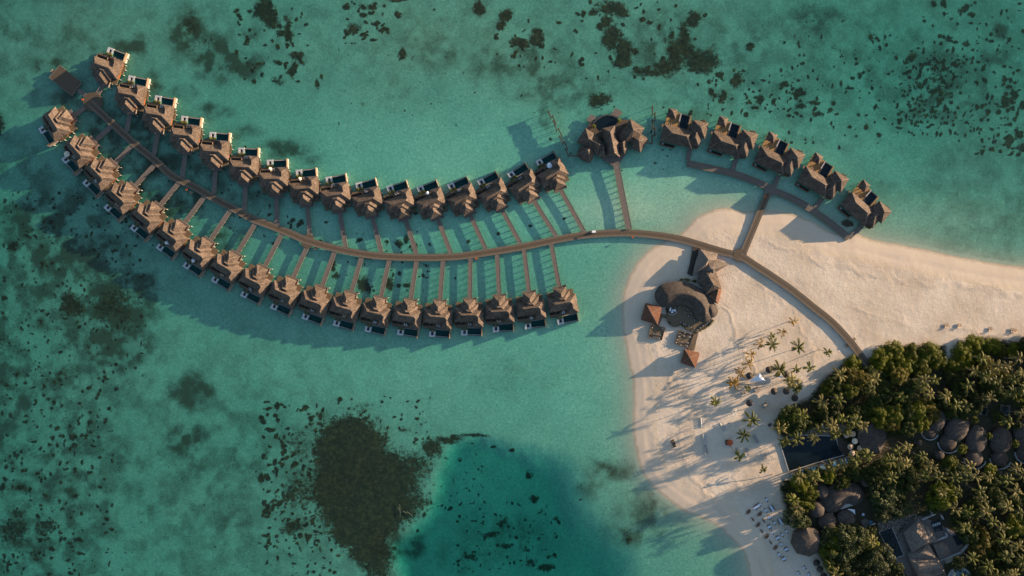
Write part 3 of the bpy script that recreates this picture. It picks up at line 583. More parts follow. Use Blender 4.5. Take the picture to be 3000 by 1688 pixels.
# ------------------------------------------------------------------ the 35 two-bedroom overwater villas: one pattern, mirrored for the lower row
def L2(u, v, s): return (u/5, -v/5*s)
def villa_proto(s):
    """s=+1: pool side to the north; s=-1: the mirror image. Origin: outer left corner of the white sun deck. u,v in fifths of a metre"""
    zd = 1.45; ze = 3.9; SL = .95
    root = empty('overwater_villa')
    def bx(name, u0, u1, v0, v1, z0, z1_, m_, par=root, stuff=False):
        (x0, y0), (x1, y1) = L2(u0, v0, s), L2(u1, v1, s)
        return MB().box(min(x0, x1), max(x0, x1), min(y0, y1), max(y0, y1), z0, z1_).build(name, M[m_], par, stuff=stuff)
    bx('floor_deck', -17, 61, 24, 97, zd-.35, zd, 'deck')
    roofs = [(-19.5, 66, 40, 82, 'main_roof'), (35, 66, 25.5, 70, 'wing_roof'), (-.5, 49.5, 52, 92, 'middle_roof'), (5.2, 41.6, 62, 106, 'porch_roof')]
    for (u0, u1, v0, v1, nm) in roofs:
        (x0, y0), (x1, y1) = L2(u0, v0, s), L2(u1, v1, s)
        rf = MB().hip(x0, x1, y0, y1, ze + (.0 if nm == 'main_roof' else .008 if nm == 'wing_roof' else .016 if nm == 'middle_roof' else .024), SL).build('roof', M['shingle'], root)
        x0, x1 = min(x0, x1), max(x0, x1); y0, y1 = min(y0, y1), max(y0, y1); W, D_ = x1-x0, y1-y0; h = min(W, D_)/2; zr = ze+h*SL+.03
        a, b_ = ((x0+h, (y0+y1)/2), (x1-h, (y0+y1)/2)) if W >= D_ else (((x0+x1)/2, y0+h), ((x0+x1)/2, y1-h))
        rc = MB().bar((*a, zr), (*b_, zr), .16, .1)
        for cx, cy in ((x0, y0), (x1, y0), (x1, y1), (x0, y1)):
            e_ = a if math.dist((cx, cy), a) <= math.dist((cx, cy), b_) else b_
            rc.bar((cx, cy, ze+.03), (*e_, zr), .14, .1)
        rc.build('ridge_cap', M['edge'], rf)
    walls = [(-14, 60, 45, 77), (40, 60, 31, 45.02), (4, 44, 77, 87), (9, 37, 87, 98)]
    for k, (u0, u1, v0, v1) in enumerate(walls): bx('wall', u0, u1, v0, v1, zd+.002, ze-.0, 'redwood')
    for (u, v, w_) in ((8, 45, 14), (-6, 45, 10), (24, 45, 8)):
        wd = bx('glass_door', u-w_/2, u+w_/2, v-.7, v-.02, zd+.004, zd+2.1, 'tiles_black')
    # white sun deck with a sunken seat
    sdk = empty('sun_deck'); sdk.parent = root
    for (u0, u1, v0, v1) in ((0, 18, 0, 5), (0, 6, 5, 16), (13.5, 18, 5, 16)): bx('paving', u0, u1, v0, v1, zd-.6, zd+.02, 'white', sdk)
    bx('sunken_seat', 6.01, 13.49, 5.01, 12, zd-.6, zd-.35, 'dark', sdk); bx('step', 7.5, 11.5, 12.01, 24, zd-.3, zd-.05, 'deck', sdk)
    # pool
    pb = bx('pool_basin', 19, 59.5, 3.5, 22, -.4, zd-1.25, 'tiles'); 
    for (u0, u1, v0, v1) in ((18.2, 19, 2.4, 23), (19.01, 59.49, 2.4, 3.6), (19.01, 59.49, 22, 23.2)): bx('pool_rim', u0, u1, v0, v1, -.4, zd-.02, 'greywall', pb)
    (x0, y0), (x1, y1) = L2(19.02, 3.62, s), L2(59.48, 21.98, s)
    MB().add([(x0, y0, zd-.12), (x1, y0, zd-.12), (x1, y1, zd-.12), (x0, y1, zd-.12)], [(0, 1, 2, 3)]).build('pool_water', M['pool_water'], root)
    bx('overflow_ledge', 19, 59.5, 0, 2.38, -.3, zd-.55, 'spur')
    # side wall of the pool, tall beside the house
    pw = bx('privacy_wall', 59.6, 61.2, -1, 27, zd-.01, zd+1.95, 'tan'); bx('wall_base', 59.62, 61.6, -1.5, 27, -.5, zd-.012, 'wall', pw)
    # lower lounge with rails, brown platform
    lg = empty('lounge_terrace'); lg.parent = root
    bx('terrace_floor', -19, 12, 31, 41, zd-.3, zd+.01, 'deck', lg); bx('terrace_step', -14, 7, 23, 30.9, zd-.7, zd-.25, 'deck_dark', lg)
    for (u0, u1, v0, v1) in ((-19, 12, 30, 30.9), (-19.8, -19, 30, 41), (12, 12.8, 30, 37)): bx('rail', u0, u1, v0, v1, zd-.2, zd+.9, 'tan', lg)
    bx('sofa', -16, -4, 33, 37, zd+.012, zd+.45, 'dark', lg); bx('sofa', 1, 9, 33, 36, zd+.012, zd+.45, 'dark', lg)
    bx('porch_deck', 4.5, 43.5, 97.01, 111, zd-.35, zd-.05, 'spur')
    bx('rail', 43.0, 43.5, 95, 111, zd-.04, zd+.8, 'edge'); 
    bx('side_ledge', 61.3, 66, 36, 60, zd-1.0, zd-.6, 'deck'); bx('screen', 61.25, 62.0, 60, 78, zd-.3, zd+1.5, 'redwood')
    pg = MB()
    for u in (-16, 2, 20, 38, 60):
        for v in (27, 45, 60, 78, 94): x, y = L2(u, v, s); pg.lathe([(.2, -1.8), (.2, zd-.3)], 6, x, y)
    for (u, v) in ((2, 2), (16, 2), (22, 5), (40, 5), (58, 5), (22, 20), (58, 20)): x, y = L2(u, v, s); pg.lathe([(.2, -1.8), (.2, .1)], 6, x, y)
    pg.build('piling', M['concrete'], root, stuff=True)
    for (u, v) in ((64, 12), (63.5, 33), (68, 46), (68, 62), (65, 78), (44, 98), (45.5, 111)):
        x, y = L2(u, v, s); MB().lathe([(.26, -1.8), (.26, .75), (.18, .95)], 8, x, y).build('post', M['wall'], root)
    return root
def shrub_mesh(seed, leaf):
    q = random.Random(seed); mb = MB()
    for _ in range(70):
        a = q.uniform(0, 6.28); e = q.uniform(.1, 1.5); r = .75*q.uniform(.6, 1); c = Vector((math.cos(a)*math.cos(e), math.sin(a)*math.cos(e), math.sin(e)*.9+.1))*r
        t_ = Vector((q.uniform(-1, 1), q.uniform(-1, 1), q.uniform(-.4, 1))).normalized()*.22; n_ = c.normalized().cross(t_).normalized()*.12
        mb.add([c-t_-n_, c+t_*.2-n_, c+t_+n_*.2, c+t_*.2+n_], [(0, 1, 2, 3)])
    return mb.mesh('shrub', M[leaf], fix=False)
SHR = [shrub_mesh(k, 'leafA') for k in range(3)]
def shrub(x, y, z, label, group, sc_=1.0, k=0):
    r_ = empty('potted_shrub', (x, y, z)); tag(r_, label, 'shrub', group)
    put('foliage', SHR[k % 3], r_, (0, 0, .2), random.uniform(0, 6), sc_)
    p = put('pot', POT, r_); return r_
POT = MB().lathe([(.22, 0), (.32, .4)], 8).mesh('pot', M['greywall'])
proto = {1: villa_proto(1), -1: villa_proto(-1)}
top = [(317.4,137.3,20.5),(377.2,220.3,11.2),(455.1,278.7,9.8),(532,338.8,7.5),(614.3,386.3,4.2),(698.1,432.5,2.2),(781.5,468.3,-1.5),(866.1,498.1,-5),(953.1,519.3,-9.5),
       (1041,537,-14),(1132,546.6,-17.5),(1220.5,548.4,-21),(1310.3,541,-24.5),(1397.5,530.2,-28.5),(1485.6,509.3,-32.3),(1567.9,472.8,-29.4)]
bot = [(111.6,377.6,57),(179.2,466.9,48.5),(240.6,536.1,45.5),(303.1,608.7,42.5),(380,669.3,39.8),(455.9,726.1,36.5),(534.3,780.4,33.8),(617.1,822.4,31.2),(703.1,866.5,27.5),
       (790.8,903,24.5),(882.9,933.2,20),(974.5,953.4,16.5),(1067.1,970.8,13),(1162.6,980.9,8.7),(1256.2,986.3,4.5),(1350.8,983.2,.8),(1443.9,973.9,-2.9),(1538.7,965.4,-6.8),(1634.9,952.2,-10.6)]
used = {1: False, -1: False}; VILLAS = []
for row, lst, s in (('upper', top, 1), ('lower', bot, -1)):
    n_ = len(lst)
    for i, (ax, ay, th) in enumerate(lst):
        v = copy_tree(proto[s]) if used[s] else proto[s]; used[s] = True
        x, y, _ = P(ax, ay, 1.45); v.location = (x, y, 0); v.rotation_euler = (0, 0, R(-th))
        VILLAS.append((row, i, n_, v, s, ax, ay, th))
        where = ('westernmost' if i == 0 else 'easternmost' if i == n_-1 else f'{ORD[i]} from the west')
        tag(v, f'shingled overwater villa with plunge pool, {where} in the {row} row', 'villa', 'overwater villas in two curved rows')
def vpt(V_, u, v, z=1.47):
    row, i, n_, o, s, *_ = V_; x, y = L2(u, v, s); a = o.rotation_euler[2]
    return (o.location.x+x*math.cos(a)-y*math.sin(a), o.location.y+x*math.sin(a)+y*math.cos(a), z)
def vname(V_): 
    row, i, n_ = V_[:3]
    return ('westernmost' if i == 0 else 'easternmost' if i == n_-1 else ORD[i]) + f' {row}-row villa' + ('' if i in (0, n_-1) else ' from the west')
for V_ in VILLAS:
    for (u, v, side) in ((3.5, 19.5, 'left'), (16, 20, 'right')):
        x, y, z = vpt(V_, u, v, 1.0)
        shrub(x, y, z, f'{side} shrub beside the white sun deck of the {vname(V_)}', 'shrubs beside the villa sun decks', 1.35 if V_[4] > 0 else .9, V_[1])
# a pair of chairs on each terrace, never set out quite alike
DCM = {k: MB().box(-.32, .32, -.35, .75, .22, .34, 0).box(-.32, .32, .75, .9, .3, .8, 0).box(-.3, -.24, -.3, .7, 0, .22, 1).box(.24, .3, -.3, .7, 0, .22, 1).mesh('deck_chair', [M[k], M['brown']]) for k in ('cushion', 'tan_canvas', 'dark', 'greywall')}
for V_ in VILLAS:
    q = random.Random(V_[1]*7+len(V_[0])); kd = q.choice(('cushion', 'tan_canvas', 'cushion', 'greywall', 'dark')); u0 = q.uniform(15, 24); v0 = q.uniform(28, 34); rz = q.uniform(-.5, .5)+V_[3].rotation_euler[2]
    for k in range(2):
        x, y, z = vpt(V_, u0+k*q.uniform(4.5, 7), v0+q.uniform(-1, 1)); o = put('deck_chair', DCM[kd], None, (x, y, z), rz+q.uniform(-.3, .3), 1.25)
        tag(o, f'{("left", "right")[k]} low deck chair on the terrace of the {vname(V_)}', 'deck chair', 'deck chairs on the villa terraces')
# walkways from the boardwalk to each villa
for V_ in VILLAS:
    row, i, n_, o, s, ax, ay, th = V_
    a = vpt(V_, 24, 110.8); d = Vector(vpt(V_, 24, 160)[:2])-Vector(a[:2]); d.normalize()
    best = None                                   # where the line meets the boardwalk
    A = Vector(a[:2])
    for p0, p1 in zip(mpath, mpath[1:]):
        p0, p1 = Vector(p0), Vector(p1); e = p1-p0; den = d.x*e.y-d.y*e.x
        if abs(den) < 1e-9: continue
        t_ = ((p0-A).x*e.y-(p0-A).y*e.x)/den; u_ = ((p0-A).x*d.y-(p0-A).y*d.x)/den
        if t_ > 0 and -.01 <= u_ <= 1.01 and (best is None or t_ < best[0]): best = (t_, abs(d.x*e.y-d.y*e.x)/e.length)
    if best is None or best[0] > 60: L = (Vector(P(272, 299)[:2])-A).length-5.3; d = (Vector(P(272, 299)[:2])-A).normalized()
    else: L = best[0]-2.1/best[1]
    if i == 0: L = (Vector(P(272, 299)[:2])-A).length-5.4; d = (Vector(P(272, 299)[:2])-A).normalized()
    b_ = A+d*L
    jetty('villa_walkway', [tuple(A), tuple(b_)], 2.35, f'narrow timber walkway joining the {vname(V_)} to the boardwalk', 'walkway', 'walkways from the boardwalk to the villas', zs=[1.04]*2, gap=3.6, th=.35)
# parasols on some terraces
def parasol_mesh(r, h, sides=8, rise=.55): return MB().lathe([(r, h), (r*.98, h+.03), (.03, h+rise)], sides).mesh('canopy', M['canvas'])
PC = {k: MB().lathe([(1.75, 2.3), (1.70, 2.36), (.03, 2.95)], 8).mesh('canopy', M[k]) for k in ('canvas', 'white_canvas', 'tan_canvas')}
PP = MB().lathe([(.04, 0), (.04, 2.8)], 6).mesh('pole', M['metal'])
PCL = {k: MB().lathe([(.12, 2.7), (.75, 1.5), (.35, 1.2)], 8).mesh('canopy', M[k]) for k in ('canvas', 'white_canvas')}
def parasol(x, y, z, label, kind='canvas', group='parasols', sc_=1.0, closed=False):
    r_ = empty('parasol', (x, y, z)); tag(r_, label, 'parasol', group); put('canopy', (PCL if closed else PC)[kind], r_, (0, 0, 0), random.uniform(0, 6), sc_); put('pole', PP, r_, (0, 0, 0), 0, sc_); return r_
for (row, i, u, v, kind, cl) in (('upper', 6, 13, 29, 'canvas', 1), ('upper', 7, 13, 29, 'canvas', 1), ('upper', 11, 24, 30, 'white_canvas', 1), ('upper', 15, 30, 33, 'white_canvas', 0), ('lower', 1, 6, 27, 'canvas', 0), ('lower', 5, 22, 34, 'white_canvas', 1), ('lower', 6, 22, 34, 'white_canvas', 1)):
    V_ = next(q for q in VILLAS if q[0] == row and q[1] == i); x, y, z = vpt(V_, u, v)
    parasol(x, y, z, f'{"half-closed" if cl else "open octagonal"} {"white" if kind=="white_canvas" else "cream"} parasol on the terrace of the {vname(V_)}', kind, 'parasols on villa terraces', 1.0 if not cl else 1.5, bool(cl))
for (row, i, u, v) in (('upper', 9, 4, 34.5),):
    V_ = next(q for q in VILLAS if q[0] == row and q[1] == i); x, y, z = vpt(V_, u, v)
    c_ = MB().box(-.45, .45, -.4, .4, 0, .35).box(-.45, .45, .4, .55, 0, .7).build('red_chair', M['red']); c_.location = (x, y, z); tag(c_, f'bright red armchair on the terrace of the {vname(V_)}', 'armchair')

# ------------------------------------------------------------------ five family villas on the north-east side
def family_proto():
    root = empty('family_villa'); zd = 1.3; ze = 3.9
    def q(u, v): return (u/5, -v/5)
    def bx(name, u0, u1, v0, v1, z0, z1_, m_, par=root, stuff=False):
        (x0, y0), (x1, y1) = q(u0, v0), q(u1, v1)
        return MB().box(x0, x1, y1, y0, z0, z1_).build(name, M[m_], par, stuff=stuff)
    bx('floor_deck', 3, 108, 0, 46, zd-.35, zd-.004, 'deck'); [bx('terrace_deck', *q_, zd-.35, zd, 'deck_warm') for q_ in ((3.5, 42.98, -46, -.02), (70.52, 74, -46, -.02), (42.99, 70.51, -2.98, -.02))]
    bx('floor_deck', 74.02, 120, -30, -.02, zd-.36, zd-.01, 'deck')
    for k, (u0, u1, v0, v1, sl) in enumerate([(-1, 93, 0, 50, .80), (71, 114, -14, 41, .82), (76, 124, -32, 15, .92), (1.5, 28, -49, -22, 1.0)]):
        (x0, y0), (x1, y1) = q(u0, v0), q(u1, v1); zz_ = ze+.008*k+(.35 if k == 2 else 0)
        rf = MB().hip(x0, x1, y0, y1, zz_, sl).build('roof', M['shingle2'], root)
        y0, y1 = min(y0, y1), max(y0, y1); W, D_ = x1-x0, y1-y0; h = min(W, D_)/2; zr = zz_+h*sl+.03
        a, b_ = ((x0+h, (y0+y1)/2), (x1-h, (y0+y1)/2)) if W >= D_ else (((x0+x1)/2, y0+h), ((x0+x1)/2, y1-h))
        rc = MB()
        if math.dist(a, b_) > .05: rc.bar((*a, zr), (*b_, zr), .2, .1)
        for cx, cy in ((x0, y0), (x1, y0), (x1, y1), (x0, y1)):
            e_ = a if math.dist((cx, cy), a) <= math.dist((cx, cy), b_) else b_
            rc.bar((cx, cy, zz_+.03), (*e_, zr), .18, .1)
        rc.build('ridge_cap', M['edge'], rf)
    for (u0, u1, v0, v1) in ((5, 88, 5, 45), (76, 108, -8, 36), (81, 119, -27, 10)): bx('wall', u0, u1, v0, v1, zd+.002, ze+.0, 'redwood')
    for (u, v) in ((4, -46), (25, -46), (4, -25), (25, -25)): bx('column', u-1, u+1, v-1, v+1, zd, ze, 'redwood')
    pb = bx('pool_basin', 45, 68.5, -42.5, -5, zd-1.2, zd-.9, 'tiles_black')
    for (u0, u1, v0, v1) in ((43, 45, -44.5, -3), (68.5, 70.5, -44.5, -3), (45.01, 68.49, -44.5, -42.5), (45.01, 68.49, -5, -3)): bx('pool_rim', u0, u1, v0, v1, zd-1.2, zd+.12, 'metal', pb)
    (x0, y0), (x1, y1) = q(45.02, -42.48), q(68.48, -5.02); MB().add([(x0, y0, zd+.04), (x1, y0, zd+.04), (x1, y1, zd+.04), (x0, y1, zd+.04)], [(0, 1, 2, 3)]).build('pool_water', M['pool_dark'], root)
    bx('pool_wall', 40, 43-.01, -44.5, -20, zd+.002, zd+1.1, 'greywall')
    # bath terrace with a tub, hung off the south side
    bt = empty('bath_terrace'); bt.parent = root
    for (u0, u1, v0, v1) in ((2, 46, 56.5, 58.5), (2, 4.5, 46.02, 56.5), (44, 46, 46.02, 56.5)): bx('terrace_edge', u0, u1, v0, v1, zd-.5, zd+.5, 'brown', bt)
    bx('terrace_floor', 4.51, 43.99, 50.2, 56.49, zd-.6, zd-.45, 'tiles_black', bt); bx('bath_tub', 7, 14, 51, 55, zd-.44, zd-.05, 'white', bt)
    bx('screen', 112.5, 114.5, 14, 42, zd-.3, zd+1.6, 'tan'); bx('east_deck', 108.02, 113, 10, 44, zd-.34, zd-.1, 'deck')
    st = empty('sea_stair'); st.parent = root
    bx('landing', 115, 119, -44, -31, .5, .8, 'brown', st)
    for k in range(3): bx('step', 110-k*3, 112.9-k*3, -43, -39, .3-.2*k, .5-.2*k, 'brown', st)
    bx('shelter', -5, -.5, -3, 6, zd-.3, zd+.4, 'tan')
    pg = MB()
    for u in (6, 26, 46, 66, 86, 106):
        for v in (-42, -22, 2, 22, 42):
            if v < -30 and u > 72: continue
            pg.lathe([(.2, -1.8), (.2, zd-.3)], 6, *q(u, v))
    for (u, v) in ((116, -42), (118, -32)): pg.lathe([(.15, -1.8), (.15, .5)], 6, *q(u, v))
    pg.build('piling', M['concrete'], root, stuff=True)
    return root
fam = [(1946.6,363.8,13.5),(2091.8,385.5,18.3),(2231.5,428.5,25.3),(2362.9,487.7,31),(2496.4,562,41)]
fp = family_proto(); FAM = []
for i, (ax, ay, th) in enumerate(fam):
    v = fp if i == 0 else copy_tree(fp); x, y, _ = P(ax, ay, 3.9); v.location = (x, y, 0); v.rotation_euler = (0, 0, R(-th)); FAM.append(v)
    tag(v, ('dark shingled family villa around a black pool, ' + ['nearest the spa', 'second from the spa', 'middle one of the five north-east villas', 'second from the sandbank end', 'standing at the edge of the sandbank'][i]), 'villa', 'family villas on the north-east side')
def fpt(i, u, v, z=1.32):
    o = FAM[i]; x, y = u/5, -v/5; a = o.rotation_euler[2]; return (o.location.x+x*math.cos(a)-y*math.sin(a), o.location.y+x*math.sin(a)+y*math.cos(a), z)
def lounger_mesh(frame, cush):
    mb = MB(); mb.box(-.35, .35, -1, .45, .28, .34, 0).box(-.32, .32, -.97, .43, .342, .42, 1)
    mb.add([(-.32, .45, .34), (.32, .45, .34), (.32, 1.0, .75), (-.32, 1.0, .75), (-.32, .45, .26), (.32, .45, .26), (.32, 1.0, .67), (-.32, 1.0, .67)], [(0, 1, 2, 3), (7, 6, 5, 4), (0, 4, 5, 1), (1, 5, 6, 2), (2, 6, 7, 3), (3, 7, 4, 0)], 1)
    for x in (-.3, .3):
        for y in (-.9, .4): mb.box(x-.03, x+.03, y-.03, y+.03, 0, .28, 0)
    return mb.mesh('sun_lounger', [M[frame], M[cush]])
LM = {'white': lounger_mesh('white', 'cushion'), 'blue': lounger_mesh('dark_wood', 'blue'), 'brown': lounger_mesh('brown', 'dark'), 'tan': lounger_mesh('brown', 'tan_canvas'), 'grey': lounger_mesh('metal', 'greywall')}
def lounger(x, y, z, rz, label, kind='white', group=None, s_=1.0):
    o = put('sun_lounger', LM[kind], None, (x, y, z), rz, s_); tag(o, label, 'sun lounger', group); return o
fn = ['nearest the spa', 'second from the spa', 'in the middle of the five', 'second from the sandbank', 'at the sandbank']
for i in range(5):
    for k, u in enumerate((14, 20) if i not in (1,) else (10, 15, 21)):
        x, y, z = fpt(i, u+2, -7); lounger(x, y, z, R(-fam[i][2])+.1*k, f'{ORD[k]} pale lounger on the terrace of the family villa {fn[i]}', 'tan', f'loungers of the family villa {fn[i]}', .95)
    x, y, z = fpt(i, 41, -19); p = MB().lathe([(.22, 0), (.16, 1.1), (.05, 2.1)], 8).build('closed_parasol', M['canvas']); p.location = (x, y, z); tag(p, f'furled cream parasol beside the black pool, family villa {fn[i]}', 'parasol', 'furled parasols beside the black pools')
# their walkways
c1 = zz(1900, 290, 6.44); c2 = zz(2220, 400, 6.44); c3 = zz(2300, 550, 6.44)
fw = [(2012.5, 478.5), (2117.4, 501), (2180, 519), (2243.3, 545.2), (2263.5, 556.8), (2328.7, 584.8), (2375.3, 613), (2432, 652.5), (2487, 697)]
jetty('family_boardwalk', [P(*p, 1.1)[:2] for p in smooth_path(fw, 3)], 3.6, 'wide boardwalk running behind the five north-east family villas', 'boardwalk', zs=[1.1]*(3*(len(fw)-1)+1), boards='spur', gap=4, th=.5)
for a, b_, i in (((2022.7,433),(2015,470),0), ((2157.8,461),(2147.5,498),1), ((2282.7,513),(2268.5,546),2), ((2411,579),(2388,612),3), ((2528,660),(2487,697),4)):
    seg('family_walkway', a, b_, 2.3, f'short timber walkway to the family villa {fn[i]}', 'walkway', 'walkways to the family villas', z=1.09, gap=3)
ln = jetty('connecting_boardwalk', [P(2252, 562, 1.1)[:2], P(2178, 741, 1.6)[:2]], 3.6, 'straight boardwalk crossing the sandbank between the two jetties', 'boardwalk', zs=[1.095, 1.6], boards='jetty', gap=4, th=.5)
hb = MB().lathe([(3.5, .65), (3.5, 1.108)], 8).build('platform', M['spur'], ln); a = P(2258, 558, 1.1); hb.location = (a[0]-ln.location.x, a[1]-ln.location.y, 0)
seg('spa_boardwalk', zz(1600, 300, 6.44)(1320, 1170), (1843, 672), 3.4, 'straight plank boardwalk leading north to the spa pavilion', 'boardwalk', z=1.6, gap=3.4, boards='spur')
# ------------------------------------------------------------------ spa pavilion
s1 = zz(1600, 300, 6.44)
spa = empty('spa_pavilion', P(1815, 405, 0)); tag(spa, 'large spa pavilion with many folded shingle roofs and a curved black pool', 'pavilion'); sx_, sy_ = spa.location.x, spa.location.y
def sp_pts(pts, z, f=s1, o=(None, None)):
    ox_, oy_ = (sx_, sy_) if o[0] is None else o
    return [(P(*f(*p), z)[0]-ox_, P(*f(*p), z)[1]-oy_) for p in pts]
def roof_on(parent, f, base, ze, ridge, zr, mk, o=(None, None), caps=True):
    B = sp_pts(base, ze, f, o); Rr = sp_pts(ridge, zr, f, o)
    rf = MB().ridge_roof(B, ze, Rr, zr).build('roof', M[mk], parent)
    if caps:
        rc = MB()
        for a, b_ in zip(Rr, Rr[1:]): rc.bar((*a, zr+.03), (*b_, zr+.03), .2, .1)
        for bb in B:
            e_ = min(Rr, key=lambda r_: math.dist(r_, bb)); rc.bar((*bb, ze+.03), (*e_, zr+.03), .18, .1)
        rc.build('ridge_cap', M['edge'], rf)
    return rf
def walls_under(parent, f, base, ze, z0, mk, o=(None, None), inset=.86):
    B = sp_pts(base, ze, f, o); cx = sum(p[0] for p in B)/len(B); cy = sum(p[1] for p in B)/len(B)
    MB().prism([(cx+(x-cx)*inset, cy+(y-cy)*inset) for x, y in B], z0, ze-.24).build('wall', M[mk], parent)
E = 4.0
vols = [([(745,485),(930,600),(1105,822),(965,1005),(690,800),(570,755)], [(805,688),(1000,790)], 8.2),
        ([(880,800),(905,900),(895,1020),(825,1150),(660,1080),(580,985),(640,830)], [(793,905)], 7.6),
        ([(1000,790),(1105,830),(1120,1040),(985,1010),(950,900)], [(1085,845),(1090,930)], 6.6),
        ([(1060,490),(1300,435),(1312,560),(1305,640),(1385,755),(1400,940),(1388,1030),(1150,1010),(1130,850),(1075,650)], [(1212,560),(1252,750),(1290,950)], 8.8),
        ([(1350,770),(1505,690),(1555,870),(1480,980),(1400,1000)], [(1450,765),(1468,900)], 6.8),
        ([(1585,305),(1855,485),(1797,597),(1600,740),(1460,790),(1375,700),(1370,620)], [(1643,512)], 9.0),
        ([(1595,625),(1790,597),(1942,695),(1775,952),(1595,860)], [(1750,722)], 7.6)]
for k, (base, ridge, zr) in enumerate(vols):
    roof_on(spa, s1, base, E+.008*k, ridge, zr, 'shingle2'); walls_under(spa, s1, base, E, 1.2, 'redwood')
for nm, pts, mk in (('entrance_deck', [(1040,1060),(1250,1195),(1375,1165),(1450,1060),(1560,860),(1400,760),(1100,800)], 'spur'),
                    ('pool_terrace', [(832,372),(960,318),(1560,330),(1640,480),(1480,700),(1300,700),(1060,700),(930,640),(780,480)], 'jetty'),
                    ('sun_deck', [(850,222),(965,290),(820,372),(762,330)], 'spur'), ('sun_deck', [(1312,108),(1445,190),(1370,282),(1222,228)], 'spur')):
    k = .0 if nm != 'sun_deck' else -.15
    MB().prism(sp_pts(pts, 1.3+k), .8+k, 1.3+k + (.006 if nm == 'pool_terrace' else 0)).build(nm, M[mk], spa)
arc = [(890,400),(960,325),(1050,265),(1150,238),(1250,250),(1355,300),(1350,370),(1300,470),(1060,515),(1010,540)]
pb = MB().prism(sp_pts(arc, 1.35), 1.31, 1.36).build('pool_basin', M['tiles_black'], spa)
MB().add([(x, y, 1.42) for x, y in sp_pts(arc, 1.4)], [tuple(range(len(arc)))]).build('pool_water', M['pool_dark'], spa)
for a, b_ in zip(arc[:6], arc[1:6]):
    (A1, B1) = sp_pts([a, b_], 1.5); MB().bar((*A1, 1.62), (*B1, 1.62), .8, .9).build('pool_rim', M['metal'], pb)
for k in range(7):
    a, b_ = sp_pts([(860+15*k*.6, 240+14*k), (940+3*k, 290+10*k)], 1.2)
pg = MB()
for x in np.arange(700, 1900, 90):
    for y in np.arange(350, 1000, 90):
        if (x-1250)**2/560**2+(y-680)**2/330**2 < 1: pg.lathe([(.2, -1.8), (.2, .9)], 6, *sp_pts([(x, y)], 1)[0])
for p in ((800,330),(870,260),(1260,220),(1330,150),(1400,210)): pg.lathe([(.2, -1.8), (.2, .7)], 6, *sp_pts([p], 1)[0])
pg.build('piling', M['concrete'], spa, stuff=True)
for (p, sd_) in (((905,455), 'left'), ((1375,345), 'right')):
    x, y, _ = P(*s1(*p), 1.4); shrub(x, y, 1.3, f'yellow-green shrub at the {sd_} end of the curved spa pool', 'shrubs at the spa pool', 1.7)
for nm, pts, lab in (('left', [(40,160,95,300),(122,250,182,405),(130,340,205,540),(232,490,298,640),(248,630,318,785),(342,735,405,885),(358,870,422,1010),(422,1012,600,1008)], 'zigzag timber privacy screen in the water west of the spa'),
                     ('right', [(2005,70,2005,250),(2052,195,2055,345),(2006,330,2006,515),(2050,475,2050,635),(2000,615,2000,775),(2000,772,1905,765)], 'zigzag timber privacy screen in the water east of the spa')):
    x, y, _ = P(*s1(pts[0][0], pts[0][1])); r_ = empty('privacy_screen', (x, y, 0)); tag(r_, lab, 'screen', 'zigzag privacy screens')
    for k, (a0, b0, a1, b1) in enumerate(pts):
        A1 = P(*s1(a0, b0), 2.6); B1 = P(*s1(a1, b1), 2.6)
        MB().bar((A1[0]-x, A1[1]-y, 3.5), (B1[0]-x, B1[1]-y, 3.5), .3, 1.9).build('screen_panel', M['brown'], r_)
        for Q in (A1, B1): MB().lathe([(.17, -1.8), (.17, 3.6)], 6, Q[0]-x, Q[1]-y).build('post', M['brown'], r_)
        if k+1 < len(pts):
            C1 = P(*s1(pts[k+1][0], pts[k+1][1]), 2.6); D1 = P(*s1(a1*.15+a0*.85 if 0 else a1, b1), 2.6)
            MB().bar((D1[0]-x, D1[1]-y, 2.4), (C1[0]-x, C1[1]-y, 2.4), .16, .25).build('crossbar', M['brown'], r_)
# ------------------------------------------------------------------ restaurant on the beach
r1 = zz(1820, 700, 6.44); r2 = zz(1800, 880, 6.44)
def thing(name, px, py, label, cat, group=None, z=None, rz=0):
    x, y, _ = P(px, py, 0); z = ground_z(x, y) if z is None else z
    x, y, _ = P(px, py, z); r_ = empty(name, (x, y, z), rz); tag(r_, label, cat, group); return r_
def local(r_, f, pts, z): return [(P(*f(*p), z)[0]-r_.location.x, P(*f(*p), z)[1]-r_.location.y) for p in pts]
GZ = .75
ent = thing('entrance_pavilion', *r1(1600, 450), 'folded dark shingle roofs of the restaurant entrance beside the boardwalk', 'pavilion', z=0)
eo = (ent.location.x, ent.location.y)
V_e = [([(1490,195),(1825,280),(1790,400),(1625,525),(1430,640),(1345,690),(1400,430)], [(1645,388),(1600,480)], 6.8),
       ([(1625,400),(1810,392),(2035,482),(1790,627),(1745,700),(1560,640),(1480,560)], [(1690,560),(1735,572)], 6.4),
       ([(1560,560),(1735,570),(1790,625),(1895,938),(1790,1000),(1590,1055),(1545,900),(1440,820),(1450,700)], [(1650,700),(1740,860)], 6.6)]
for k, (base, ridge, zr) in enumerate(V_e):
    roof_on(ent, r1, base, 3.6+.01*k, ridge, zr, 'grey_shingle' if k < 2 else 'shingle2', eo); walls_under(ent, r1, base, 3.6, GZ-.3, 'redwood', eo, .8)
roof_on(ent, r1, [(1800,905),(1900,940),(1828,1225),(1730,1195),(1660,1062)], 3.4, [(1832,965),(1785,1165)], 5.0, 'tile', eo); walls_under(ent, r1, [(1800,905),(1900,940),(1828,1225),(1730,1195),(1660,1062)], 3.4, .3, 'redwood', eo, .8)
MB().prism(local(ent, r1, [(1360,150),(1480,190),(1400,430),(1340,700),(1250,660),(1300,470)], 1.6), .5, 1.6).build('ramp', M['deck_dark'], ent)
